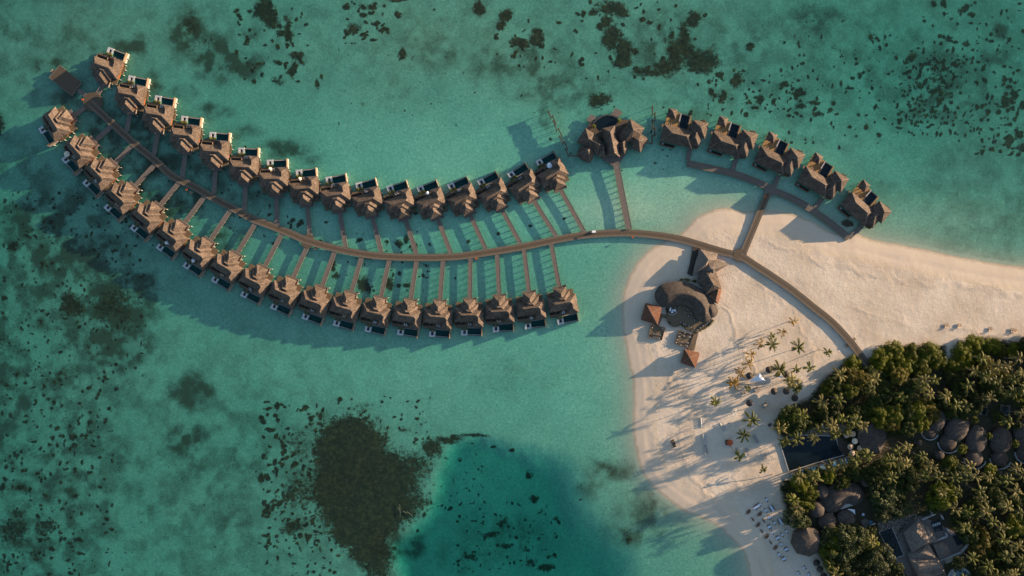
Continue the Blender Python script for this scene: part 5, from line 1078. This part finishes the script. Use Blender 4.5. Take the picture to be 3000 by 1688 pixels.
dome(*b1(1560,868), 9.2, 'large octagonal thatched hut at the back of the dining beach', h=5.8, ze=2.8, n=8, rot=8)
for o_ in list(C.objects):
    pass
kid = thing('kidney_hall', *p2(1200, 560), 'wide kidney-shaped thatched hall in the middle of the resort', 'hall', z=0)
swept(kid, [(1080,590),(1200,500),(1320,460),(1440,470),(1500,500)], lambda t_: 7.4-1.5*t_, 4.2, 3.0, p2, (kid.location.x, kid.location.y), 'thatch')
MB().prism(local(kid, p2, [(950,480),(1200,330),(1500,340),(1560,480),(1500,620),(1200,720),(1000,720)], 3), .3, 3.1).build('wall', M['wall'], kid)
for a, b_ in (((835,630),(870,705)), ((950,790),(1030,815)), ((1165,795),(1240,755))):
    MB().bar((*local(kid, p2, [a], 2)[0], 2.2), (*local(kid, p2, [b_], 2)[0], 2.2), .7, 1.6).build('link_wall', M['white'], kid)
cs = thing('canvas_awning', *p2(1400, 760), 'white curved canvas awning between the kidney hall and the eastern dome', 'awning', z=0); Q = local(cs, p2, [(1265,740),(1340,718),(1445,730),(1455,825),(1400,770)], 3)
MB().prism(Q, 2.8, 2.9).build('canvas', M['white_canvas'], cs)
for q_ in Q: MB().lathe([(.06, .5), (.06, 2.8)], 6, *q_).build('pole', M['white'], cs)
def bung(big, small, tiny, rot, label, wallc=True):
    (bx_, by_, ba, bb) = big; x, y, _ = P(*p3(bx_, by_), 4); r_ = empty('bungalow', (x, y, 0)); tag(r_, label, 'bungalow', 'oval thatched bungalows')
    def d_(cx, cy, ra, rb, h, ze, k=0):
        X1, Y1, _ = P(*p3(cx, cy), ze+h*.4); r = ra/6.44/5; sy = rb/ra
        pr = [(r*math.cos(t_)**.75, ze+k*.01+h*math.sin(t_)**1.1) for t_ in np.linspace(0, 1.5, 9)]
        MB().lathe([(r, ze-.25)]+pr, 26, X1-x, Y1-y, 1, sy, R(rot)).build('roof', M['thatch'], r_, smooth=True); MB().lathe([(r*.84, .3), (r*.84, ze-.26)], 16, X1-x, Y1-y, 1, sy, R(rot)).build('wall', M['wall'], r_)
    d_(bx_, by_, ba, bb, 3.1, 2.6)
    if small: d_(*small, small[-1], 2.4, 2.3, 1) if len(small) == 3 else d_(*small, 2.9, 2.6, 1)
    if tiny: d_(*tiny, tiny[-1], 1.9, 2.2, 2)
    if wallc and small:
        cx, cy = small[0], small[1]; rr = small[2]*1.25; prev = None
        for t_ in np.linspace(.3, 3.2, 12):
            q_ = P(*p3(cx+rr*math.cos(t_), cy+rr*.95*math.sin(t_)), 1.5)[:2]; q_ = (q_[0]-x, q_[1]-y)
            if prev: MB().bar((*prev, 2.0), (*q_, 2.0), .35, 1.5).build('courtyard_wall', M['white'], r_)
            prev = q_
    return r_
bung((960,280,150,260), (800,490,125), (600,690,60), -25, 'westernmost oval thatched bungalow, behind the green bushes')
bung((1330,420,215,290), (1160,690,165), (990,930,90), -25, 'widest oval thatched bungalow, second from the west')
bung((1700,640,200,280), (1650,990,165), None, -8, 'oval thatched bungalow in the middle of the row')
bung((2160,660,210,260), (2130,1000,155), (2085,1265,90), -5, 'fourth oval thatched bungalow from the west, with a small round bath hut')
bung((2590,560,180,300), (2620,880,170), None, 0, 'oval thatched bungalow cut off by the right edge of the photo')
for k, (x, y, lb) in enumerate(((800,650,'westernmost'), (1215,900,'second'), (1770,1150,'middle'), (2225,1130,'easternmost'))):
    xx, yy, _ = P(*p3(x, y), 1); o = MB().lathe([(1.5, .4), (1.5, 1.0), (1.3, 1.05), (1.3, .8)], 14).build('plunge_tub', M['tiles_black']); o.location = (xx, yy, 0); tag(o, f'round dark plunge tub by the bungalow walls, {lb} one', 'tub', 'plunge tubs')
for k, (pts, lb) in enumerate((([(1640,1170),(1700,1190),(1650,1400),(1590,1390)], 'narrow dark garden pool between two rows of bushes, western one'), ([(2215,1345),(2325,1355),(2320,1480),(2200,1465)], 'dark garden pool with pale coping, eastern one'), ([(1905,1370),(1970,1380),(1950,1480),(1880,1470)], 'dark garden pool with pale coping, middle one'))):
    r_ = thing('garden_pool', *p5(*pts[0]), lb, 'pool', 'garden pools', z=0); Q = local(r_, p5, pts, 1.2); cx, cy = sum(a for a, _ in Q)/4, sum(b for _, b in Q)/4
    MB().prism([(cx+(a-cx)*1.5, cy+(b_-cy)*1.4) for a, b_ in Q], .3, 1.15).build('coping', M['paving'], r_); MB().prism(Q, 1.151, 1.19).build('pool_basin', M['tiles_black'], r_)
    MB().add([(a, b_, 1.24) for a, b_ in Q], [(0, 1, 2, 3)]).build('pool_water', M['pool_dark'], r_)
# courtyard villa at the bottom right
cv = thing('courtyard_villa', *p4(900, 900), 'grey-roofed courtyard villa with a dark pool and white walls, bottom right', 'villa', z=0); co = (cv.location.x, cv.location.y)
MB().prism(local(cv, p4, [(160,560),(420,500),(800,420),(1400,700),(1560,860),(1600,1060),(1250,1250),(1300,1500),(700,1500),(500,1350),(440,1180),(200,720)], .9), .2, 1.0).build('paving', M['paving'], cv)
for k, (base, ridge, zr) in enumerate((([(600,740),(840,520),(930,600),(1120,880),(1000,920),(740,1070)], [(820,720),(960,900)], 6.6), ([(740,1070),(1000,900),(1170,1180),(690,1160),(700,1110)], [(880,1060),(1080,1120)], 6.3),
     ([(690,1160),(1170,1150),(1290,1400),(830,1440)], [(860,1280),(1140,1250)], 6.4), ([(1000,620),(1120,800),(1160,890),(1000,910),(930,640)], [(1030,760)], 5.0), ([(1090,930),(1310,900),(1380,1080),(1190,1180)], [(1270,1000)], 5.4), ([(840,1410),(1280,1380),(1330,1520),(860,1560)], [(1000,1470),(1180,1460)], 5.6))):
    roof_on(cv, p4, base, 3.9+.01*k, ridge, zr, 'grey_shingle', co); walls_under(cv, p4, base, 3.9, .5, 'wall', co, .82)
Q = local(cv, p4, [(195,722),(405,640),(605,1100),(430,1165)], 1.1); pb = MB().prism(Q, 1.001, 1.06).build('pool_basin', M['tiles_black'], cv); MB().add([(a, b_, 1.12) for a, b_ in Q], [(0, 1, 2, 3)]).build('pool_water', M['pool_dark'], cv)
for a, b_ in zip(Q, Q[1:]+Q[:1]): MB().bar((*a, 1.16), (*b_, 1.16), .35, .3).build('pool_rim', M['greywall'], pb)
for (a, b_) in (((905,515),(1120,425)), ((1045,375),(1075,435)), ((1220,445),(1250,510)), ((1315,660),(1340,715)), ((1290,735),(1310,790)), ((1150,855),(1310,790)), ((1375,755),(1420,735)), ((1620,770),(1675,910)), ((1675,910),(1610,990)), ((1610,990),(1530,1060)), ((1530,1060),(1190,1185)), ((250,920),(290,1010))):
    MB().bar((*local(cv, p4, [a], 2)[0], 2.6), (*local(cv, p4, [b_], 2)[0], 2.6), .4, 2.2).build('courtyard_wall', M['white'], cv)
MB().prism(local(cv, p4, [(1400,790),(1600,740),(1660,880),(1480,950)], 1.1), 1.0, 1.03).build('court_pond', M['tiles_black'], cv)
MB().prism(local(cv, p4, [(1040,560),(1200,520),(1260,700),(1110,720)], 1.1), 1.0, 1.03).build('court_pond', M['tiles_black'], cv)
for k in range(4): MB().prism(local(cv, p4, [(1072+33*k,600-12*k),(1095+33*k,592-12*k),(1110+33*k,630-12*k),(1087+33*k,638-12*k)], 1.1), 1.031, 1.12).build('stepping_slab', M['white'], cv)
MB().prism(local(cv, p4, [(1270,1165),(1430,1095),(1465,1175),(1300,1245)], 1.1), .6, 1.1).build('service_slab', M['concrete'], cv)
rd = thing('round_pool', *p4(1530, 1470), 'round white-rimmed pool at the bottom edge of the photo', 'pool', z=0)
X1, Y1, _ = P(*p4(1520, 1500), 1.2); dx, dy = X1-rd.location.x, Y1-rd.location.y
MB().lathe([(7.2, .3), (7.2, 1.3), (5.9, 1.3), (5.9, 1.05)], 30, dx, dy).build('pool_rim', M['white'], rd); MB().lathe([(5.88, .9), (5.88, 1.0)], 30, dx, dy).build('pool_basin', M['tiles_black'], rd)
MB().add([(dx+5.9*math.cos(t_), dy+5.9*math.sin(t_), 1.16) for t_ in np.linspace(0, 6.28, 30, endpoint=False)], [tuple(range(30))]).build('pool_water', M['pool_dark'], rd)
X1, Y1, _ = P(*p4(1415, 1405), 2); parasol(X1, Y1, 1.2, 'cream parasol on the rim of the round pool', 'canvas', None, .7)
x, y, _ = P(*p4(1498, 1352), 1.2); o = MB().lathe([(.55, 0), (.55, .2), (.28, .2), (.28, 0)], 12).build('pool_float', M['blue']); o.location = (x, y, 1.17); tag(o, 'small turquoise ring floating in the round pool', 'pool float')
wt = thing('white_court', *p2(1650, 980), 'small white-walled court with a blue tub east of the domes', 'court', z=0)
Q = local(wt, p2, [(1560,940),(1640,900),(1810,980),(1600,1070)], 1)
MB().prism(Q, .3, 1.0).build('floor', M['paving'], wt)
for a, b_ in zip(Q[2:], Q[3:]): MB().bar((*a, 2.2), (*b_, 2.2), .5, 1.8).build('wall', M['white'], wt)
a = local(wt, p2, [(1740,970)], 1)[0]; MB().lathe([(1.1, .9), (1.1, 1.3)], 14, *a).build('tub', M['blue'], wt); a = local(wt, p2, [(1600,820)], 1)[0]; MB().lathe([(.8, .9), (.8, 1.3)], 14, *a).build('tub', M['cloth'], wt)

# ------------------------------------------------------------------ palms
def palm_mesh(seed, mat_, nf=17, L=5.0, spread=1.0, sparse=0):
    q = random.Random(seed); mb = MB()
    for k in range(nf):
        az = 2*math.pi*k/nf + q.uniform(-.3, .3); el0 = q.uniform(.05, .75) if k % 3 else q.uniform(.6, 1.1); ln = L*q.choice((.7, .9, 1.0, 1.12))*q.uniform(.9, 1.08)
        pts = []; p = Vector((0, 0, .15)); e = el0; N = 11
        for i in range(N+1):
            pts.append(p.copy()); d = Vector((math.cos(az)*math.cos(e), math.sin(az)*math.cos(e), math.sin(e))); p = p+d*ln/N; e -= q.uniform(.06, .12)+.014*i
        side = Vector((-math.sin(az), math.cos(az), 0))
        for i in range(N):
            a, b_ = pts[i], pts[i+1]; t_ = i/N; w_ = .035*(1-t_)+.012
            mb.add([a-side*w_, a+side*w_, b_+side*w_*.8, b_-side*w_*.8], [(0, 1, 2, 3)])
            if i == 0: continue
            ll = (.92*math.sin(math.pi*(.10+.80*t_))+.08)*(q.uniform(.85, 1.1))*spread
            for s_ in (-1, 1):
                for o_ in (0, .5):
                    if q.random() < sparse: continue
                    base = a.lerp(b_, o_); d = (b_-a).normalized(); tip = base+side*s_*ll*.80+d*ll*.55+Vector((0, 0, -.38*ll*q.uniform(.6, 1.4)))
                    m_ = base.lerp(tip, .5); wv = d*.105
                    mb.add([base-wv, base+wv, m_+wv*.9+Vector((0, 0, .04)), tip, m_-wv*.9+Vector((0, 0, .04))], [(0, 1, 2, 3, 4)])
    return mb.mesh('crown', mat_, fix=False)
PALM = {'A': [palm_mesh(s_, M['palmA'], n_) for s_, n_ in ((1, 14), (2, 12), (3, 16))], 'B': [palm_mesh(s_, M['palmB'], n_, sparse=.15) for s_, n_ in ((4, 12), (5, 14))],
        'C': [palm_mesh(s_, M['palmC'], n_, 4.4, sparse=.2) for s_, n_ in ((6, 7), (7, 8))], 'S': [palm_mesh(8, M['palmA'], 7, 4.2), palm_mesh(9, M['palmA'], 8, 4.0)], 'W': [palm_mesh(10, M['palmW'], 6, 4.2, .4, .3)]}
PALMS = []
def palm(px, py, h, kind='A', s_=1.0, base=None, zone='grove'):
    x, y, z = P(px, py, h); q = random.Random(int(px*7+py))
    if base: bx_, by_, _ = P(*base, .9)
    else: a = q.uniform(0, 6.28); r = q.uniform(.2, .09*h); bx_, by_ = x+r*math.cos(a), y+r*math.sin(a)
    gz = max(ground_z(bx_, by_), .1); root = empty('coconut_palm', (bx_, by_, gz-.1))
    put('crown', PALM[kind][q.randrange(len(PALM[kind]))], root, (x-bx_, y-by_, h-gz), q.uniform(0, 6.28), s_)
    T = MB().tube([((x-bx_)*t_**1.6, (y-by_)*t_**1.6, (h-gz+.12)*t_) for t_ in np.linspace(0, 1, 6)], .2, .12, 6)
    T.build('trunk', M['palm_trunk'], root)
    PALMS.append((zone, px, py, kind, root)); return root
# open beach
beach = [(*k3(1450,270),5.5,'C',.85,k3(1378,262)), (*k3(1240,470),5.0,'C',.8,k3(1185,482)), (*k3(1045,545),5.5,'S',.7,None), (*k3(815,690),7,'C',.95,None), (*k3(1045,700),8,'A',.95,None), (*k3(1535,750),8,'A',1.0,k3(1480,778)),
 (*k3(2095,850),7,'S',.85,k3(1930,800)), (*k3(645,895),7.5,'C',.9,None), (*k3(590,1065),8,'C',1.0,None), (*k3(435,1235),8,'C',1.05,None), (*k3(1180,1175),8.5,'A',1.15,None), (*k3(1500,1180),7,'S',.9,None), (*k3(1745,1140),7.5,'S',1.0,None), (*k3(1400,1370),8.5,'B',1.05,None),
 (*k3(320,1425),7.5,'C',1.0,None), (*k4(940,370),8.5,'A',.85,None), (*k4(1260,10),7.5,'C',1.0,None), (*k4(1560,120),6,'S',.7,k4(1480,0)), (*k4(2480,95),8,'A',1.1,None), (*k4(1620,710),8.5,'A',1.1,None), (*k4(1475,1000),8.5,'A',.95,None), (*k4(1390,1400),8.5,'S',1.0,k4(1215,1200)), (2236,1376,5,'S',.85,(2265,1390))]
for px, py, h, kd, s_, bs in beach: palm(px, py, h, kd, s_, bs, 'beach')
palm(*k4(1295,610), 6, 'W', .75, None, 'beachw')
grovep = []
for f, pts in ((p5, [(70,1060),(920,920),(1110,900),(1020,1150),(1740,770),(1930,860),(1880,560),(2130,700),(2280,700),(2380,900),(2110,930),(2370,1110),(1640,1000),(1290,1180),(2470,570),(1600,1340),(2000,1200),(2560,1060),(2540,800),(1450,1330)]),
               (p1, [(620,110),(210,360),(310,610),(530,560),(960,370),(1200,300),(1390,180),(1630,230),(1790,310),(1270,460),(1500,390),(870,540),(1400,1050),(1650,950),(1850,860),(870,1240),(580,1260),(2260,930),(1180,1080),(2540,1000),(2430,780)]),
               (p3, [(370,770),(640,950),(330,1100),(60,1050),(830,1150),(950,1340),(1550,1120),(2270,300),(2420,1180),(2540,1300),(1900,1350),(1250,1350),(60,1350),(700,1300),(1650,1330),(2250,1400),(2520,140)]),
               (p4, [(1640,380),(1940,380),(2200,660),(2230,850),(1600,650),(2270,1130),(1720,1150),(1980,1280),(2400,1400),(2430,60),(1850,50),(2500,400),(60,860),(1900,200),(2300,300),(1430,350),(2050,560),(1500,60),(2480,950),(2150,1420),(2530,1200),(1230,80)]),
               (p2, [(680,150),(260,540),(350,720),(640,90),(380,130),(1750,1330)]), (b1, [(1950,1250),(2020,1420)])):
    for x, y in pts: grovep.append(f(x, y))
extra = [(2320, 1122), (2458, 1098), (2560, 1110), (2405, 1180), (2455, 1170), (2700, 1130), (2640, 1160), (3020, 1180), (3040, 1300), (3060, 1420), (3030, 1500), (3050, 1620), (2960, 1690), (2820, 1700), (2700, 1720), (2560, 1710), (3080, 1080)]
for k, (px, py) in enumerate(grovep+extra):
    q = random.Random(k); light = q.random() < .4; palm(px, py, q.uniform(10.0, 14.0), 'B' if light else 'A', q.uniform(.8, 1.05))
desc = {'A': 'green coconut palm', 'B': 'pale tan-green coconut palm', 'C': 'yellow-leaved palm', 'S': 'small sparse palm', 'W': 'dead white-fronded palm'}
def zone_of(px, py):
    for (x0, x1, y0, y1, nm) in ((0, 2330, 0, 1320, 'at the west edge of the grove'), (2330, 2560, 0, 1210, 'north of the big pool'), (2250, 2600, 1210, 1335, 'along the north side of the big pool'), (2250, 2640, 1335, 1440, 'along the south side of the big pool'), (2560, 2760, 0, 1210, 'behind the western hedge bushes'), (2760, 2880, 0, 1150, 'behind the eastern hedge bushes, left half'), (2880, 3100, 0, 1150, 'behind the eastern hedge bushes, right half'),
          (2600, 2800, 1300, 1460, 'below the western bungalows'), (2800, 3100, 1150, 1460, 'around the eastern bungalows'), (2250, 2600, 1440, 1800, 'around the thatched domes'), (2600, 2800, 1150, 1300, 'left of the bungalows'), (2600, 2830, 1460, 1800, 'around the courtyard villa'), (2830, 2920, 1460, 1800, 'right of the courtyard villa'), (2920, 3100, 1460, 1800, 'in the bottom right corner')):
        if x0 <= px < x1 and y0 <= py < y1: return nm
    return 'in the island grove'
buckets = {}
for z_, px, py, kd, r_ in PALMS:
    key = (desc[kd], ('on the upper open beach' if py < 1130 else 'on the lower open beach') if z_ == 'beach' else 'among the white loungers' if z_ == 'beachw' else zone_of(px, py)); buckets.setdefault(key, []).append((px, py, r_))
def ordinal(items, key, cat):
    items.sort(key=lambda t_: t_[0]); n_ = len(items); dsc, zn = key
    for k, (px, py, r_) in enumerate(items):
        if n_ == 1: lb = f'the only {dsc} {zn}'
        elif n_ == 2: lb = f'{"left" if k == 0 else "right"} of the two {dsc}s {zn}'
        else: lb = f'{ORD[k] if k < 20 else str(k+1)+"th"} {dsc} from the left {zn}'
        tag(r_, lb, cat, f'{dsc}s {zn}')
for key, items in buckets.items(): ordinal(items, key, 'palm')

# ------------------------------------------------------------------ broad-leaved trees and bushes
def crown_mesh(seed, mat_, nl=3400, flat=.62, clumps=46, leaf=.055):
    q = np.random.default_rng(seed); cl = []
    while len(cl) < clumps:
        v = q.normal(size=3); v /= np.linalg.norm(v); v[2] = abs(v[2])*flat*1.0
        r = q.uniform(.55, .92); c = np.array([v[0]*r, v[1]*r, v[2]*r/.9]); cl.append((c, q.uniform(.13, .27)))
    cl.append((np.array([0, 0, flat*.55]), .35)); vs = []; fs = []
    C0 = np.array([c for c, _ in cl]); Rr = np.array([r for _, r in cl]); idx = q.choice(len(cl), nl, p=Rr**2/sum(Rr**2))
    dirs = q.normal(size=(nl, 3)); dirs /= np.linalg.norm(dirs, axis=1)[:, None]; dirs[:, 2] = np.abs(dirs[:, 2])*.9-.15
    pos = C0[idx]+dirs*Rr[idx][:, None]*q.uniform(.8, 1.08, nl)[:, None]; pos[:, 2] = np.maximum(pos[:, 2], .02)
    nrm = dirs+q.normal(size=(nl, 3))*.45+np.array([0, 0, .35]); nrm /= np.linalg.norm(nrm, axis=1)[:, None]
    t_ = np.cross(nrm, q.normal(size=(nl, 3))); t_ /= np.linalg.norm(t_, axis=1)[:, None]; u_ = np.cross(nrm, t_); s_ = q.uniform(.6, 1.25, nl)[:, None]*leaf
    quad = np.stack([pos-t_*s_, pos+u_*s_*.6, pos+t_*s_, pos-u_*s_*.6], 1).reshape(-1, 3)
    me = bpy.data.meshes.new('crown'); me.vertices.add(nl*4); me.vertices.foreach_set('co', quad.astype(np.float32).ravel()); me.loops.add(nl*4); me.loops.foreach_set('vertex_index', np.arange(nl*4, dtype=np.int32))
    me.polygons.add(nl); me.polygons.foreach_set('loop_start', np.arange(0, nl*4, 4, dtype=np.int32)); me.update(calc_edges=True); me.materials.append(mat_); return me
CR = {k: [crown_mesh(10*j+i, M['leaf'+k], *a) for i in range(3)] for j, (k, a) in enumerate((('A', (6500, .62, 80, .046)), ('B', (4600, .6, 56, .052)), ('C', (4200, .6, 56, .050)), ('D', (3600, .6, 46, .058))))}
def trunk_mesh(seed):
    q = random.Random(seed); mb = MB().tube([(0, 0, -.2), (.03, .02, .3), (0, 0, .55)], .07, .045, 7)
    for k in range(5):
        a = 6.28*k/5+q.uniform(-.3, .3); mb.tube([(0, 0, .35), (.25*math.cos(a), .25*math.sin(a), .6), (.55*math.cos(a), .55*math.sin(a), .8)], .035, .012, 5)
    return mb.mesh('trunk', M['bark'])
TR = [trunk_mesh(k) for k in range(3)]; TREES = []
def tree(px, py, rpx, kind, h=None, bush=False):
    q = random.Random(int(px*3+py)); r = rpx/5*1.08; hc = h if h is not None else (1.4 if bush else q.uniform(4.2, 7.0)); top = hc+.6*r
    x, y, _ = P(px, py, top*.8); gz = max(ground_z(x, y), .2); root = empty('bush' if bush else 'broadleaf_tree', (x, y, gz)); k = q.randrange(3)
    put('crown', CR[kind][k], root, (0, 0, hc*.55 if bush else hc-.4*r*.5), q.uniform(0, 6.28), (r, r, r*(.85 if bush else .95)))
    put('trunk', TR[k], root, (0, 0, 0), q.uniform(0, 6), (r*.8, r*.8, max(hc, .9)*1.25))
    TREES.append((px, py, kind, bush, root)); return root
W5 = lambda lst, kd, **k: [tree(*p5(x, y), r_/5.596, kd, **k) for x, y, r_ in lst]
W5([(290,560,200),(480,450,170),(760,480,160),(1050,480,180),(1180,600,160),(640,680,190),(900,700,190),(420,720,160),(200,640,140)], 'A', bush=True, h=1.8)
W5([(1800,330,155),(1600,450,170),(1830,500,130),(2080,370,140),(2220,430,105),(2450,430,130),(2570,400,120),(1480,720,170),(1650,620,140)], 'A', bush=True, h=1.8)
W5([(560,860,150),(1000,1370,160),(1100,1480,140),(2050,780,190),(2250,820,150),(1950,640,120)], 'D'); W5([(350,1220,180),(150,1320,160),(430,1400,160),(760,1080,170),(1500,920,170),(1650,1060,140),(2080,1010,170),(1280,1300,150),(1850,1260,180),(2250,1180,110),(60,900,120),(650,1200,140),(1500,1180,140),(2500,900,130),(2540,1250,130)], 'B')
k6 = zz(2350, 920, 6.44)
for x, y, r_, kd in ((980,945,165,'A'),(905,1190,180,'D'),(680,1180,120,'B'),(650,1340,200,'B'),(1130,1230,150,'D'),(1290,1130,140,'B'),(480,1420,130,'A'),(900,1420,170,'A'),(1450,1200,130,'B'),(1550,1400,170,'B'),(1200,1420,140,'B')): tree(*k6(x, y), r_/6.44, kd, bush=(y < 960), h=1.6 if y < 960 else None)
for x, y, r_, kd in ((400,150,210,'B'),(560,310,190,'B'),(300,290,170,'B'),(470,60,150,'B'),(780,250,170,'B'),(1050,110,200,'B'),(1300,60,170,'B'),(2150,120,230,'A'),(2350,280,190,'D'),(1850,60,180,'B'),(1620,60,150,'B'),(1150,1270,130,'A'),(1430,1360,120,'A'),(2150,1150,200,'B'),(1950,1260,170,'B'),(1600,1180,150,'B'),(760,1250,120,'B'),(980,1200,110,'B'),(2380,1330,160,'B'),(2440,1060,140,'B')): tree(*p1(x, y), r_/6.44, kd)
for x, y, r_, kd in ((185,300,140,'B'),(420,250,170,'A'),(600,420,175,'A'),(540,620,165,'A'),(360,900,215,'C'),(500,960,130,'C'),(2050,500,280,'C'),(2330,720,230,'C'),(2000,780,200,'C'),(2300,400,200,'B'),(1100,1280,190,'A'),(1330,1330,150,'A'),(1560,1230,170,'C'),(1050,1450,200,'A'),(1750,1150,130,'B'),(1850,80,200,'B'),(2150,120,220,'B'),(2480,200,220,'B'),(1150,230,130,'B'),(1500,60,160,'B')): tree(*p2(x, y), r_/6.44, kd)
for x, y, r_, kd in ((200,1200,270,'C'),(100,1400,200,'C'),(1280,150,230,'A'),(1100,260,150,'B'),(1950,880,240,'D'),(1850,1040,140,'D'),(2450,650,180,'A'),(2300,1000,150,'B'),(1700,480,170,'B'),(1500,1250,120,'B'),(120,1010,150,'A'),(500,1320,100,'B'),(1700,780,150,'B'),(2080,1120,160,'B'),(2480,1250,200,'B'),(1850,300,170,'B'),(2150,200,190,'B'),(2450,200,160,'B'),(1480,520,120,'B'),(2550,850,150,'B'),(1900,1420,190,'B'),(2300,1420,170,'B')): tree(*p4(x, y), r_/5.6, kd)
for x, y, r_, kd in ((150,160,190,'A'),(430,120,190,'B'),(650,330,180,'A'),(560,120,190,'A'),(420,430,160,'B'),(150,430,170,'B'),(1640,250,70,'A'),(1640,90,90,'B'),(1220,120,140,'B'),(1450,130,130,'B'),(2090,180,110,'B'),(1200,1080,150,'A'),(1400,800,90,'A'),(1100,1280,190,'C'),(700,1150,160,'B'),(400,1280,190,'B'),(1450,1300,180,'C'),(2000,1400,180,'B'),(1950,1200,110,'A'),(150,1200,190,'B'),(2400,700,70,'A'),(1900,560,60,'A'),(2450,350,90,'B')): tree(*p3(x, y), r_/6.44, kd)
for x, y, r_, kd in ((2200,950,330,'C'),(2000,1040,200,'A'),(2420,830,260,'C'),(2100,1250,240,'B'),(2420,1250,260,'B'),(2250,1400,200,'B'),(1880,880,120,'A')): tree(*b1(x, y), r_/5.843, kd)
for px, py in [(3120+40*(k%3), 980+58*k) for k in range(14)]+[(3220+40*(k%3), 960+62*k) for k in range(14)]: tree(px, py, 42, 'B', h=8.5)
for px, py in ((3030,1020),(3060,1120),(3050,1220),(3060,1340),(3050,1440),(3060,1550),(3040,1660),(2900,1720),(2760,1730),(2640,1730),(2500,1720),(3100,1700)): tree(px, py, 38, 'B')
td = {('A', True): 'bright green sea-lettuce bush', ('A', False): 'bright green leafy tree', ('B', False): 'dark green broad-leaved tree', ('B', True): 'dark green bush', ('C', False): 'grey-green broad-leaved tree', ('D', False): 'olive-brown broad-leaved tree'}
buckets = {}
for px, py, kd, bu, r_ in TREES: buckets.setdefault((td[(kd, bu)], 'on the grove edge facing the beach' if bu and px < 2540 else 'in the western hedge' if bu and px < 2790 else 'in the eastern hedge' if bu else zone_of(px, py)), []).append((px, py, r_))
for key, items in buckets.items(): ordinal(items, key, 'bush' if 'bush' in key[0] else 'tree')
# low planting that nobody could count
def ground_cover():
    q = np.random.default_rng(5); n_ = 26000; px = q.uniform(2260, 3100, n_*2); py = q.uniform(985, 1760, n_*2); g_ = sdf(px, py, grove); k = g_ > 6; px, py = px[k][:n_], py[k][:n_]
    bad = np.zeros(len(px), bool)
    for (cx, cy, rx, ry) in ((2390,1330,105,60),(2560,1290,60,60),(2480,1500,75,60),(2367,1589,50,50),(2740,1600,115,100),(2405,1480,50,60),(2780,1260,120,70),(2920,1300,60,60),(2430,1530,60,40)): bad |= ((px-cx)/rx)**2+((py-cy)/ry)**2 < 1
    px, py = px[~bad], py[~bad]; n2 = len(px); x = (px-1500)/5; y = (844-py)/5; z = .9+q.uniform(0, .9, n2); pos = np.stack([x, y, z], 1)
    nrm = q.normal(size=(n2, 3))+np.array([0, 0, 1.0]); nrm /= np.linalg.norm(nrm, axis=1)[:, None]; t_ = np.cross(nrm, q.normal(size=(n2, 3))); t_ /= np.linalg.norm(t_, axis=1)[:, None]; u_ = np.cross(nrm, t_); s_ = q.uniform(.3, .7, n2)[:, None]
    quad = np.stack([pos-t_*s_, pos+u_*s_*.6, pos+t_*s_, pos-u_*s_*.6], 1).reshape(-1, 3); me = bpy.data.meshes.new('undergrowth'); me.vertices.add(n2*4); me.vertices.foreach_set('co', quad.astype(np.float32).ravel()); me.loops.add(n2*4); me.loops.foreach_set('vertex_index', np.arange(n2*4, dtype=np.int32))
    me.polygons.add(n2); me.polygons.foreach_set('loop_start', np.arange(0, n2*4, 4, dtype=np.int32)); me.update(calc_edges=True); me.materials.append(M['leafB']); o = bpy.data.objects.new('undergrowth', me); C.objects.link(o); o['kind'] = 'stuff'; o['label'] = 'low green undergrowth covering the ground of the palm grove'
ground_cover()
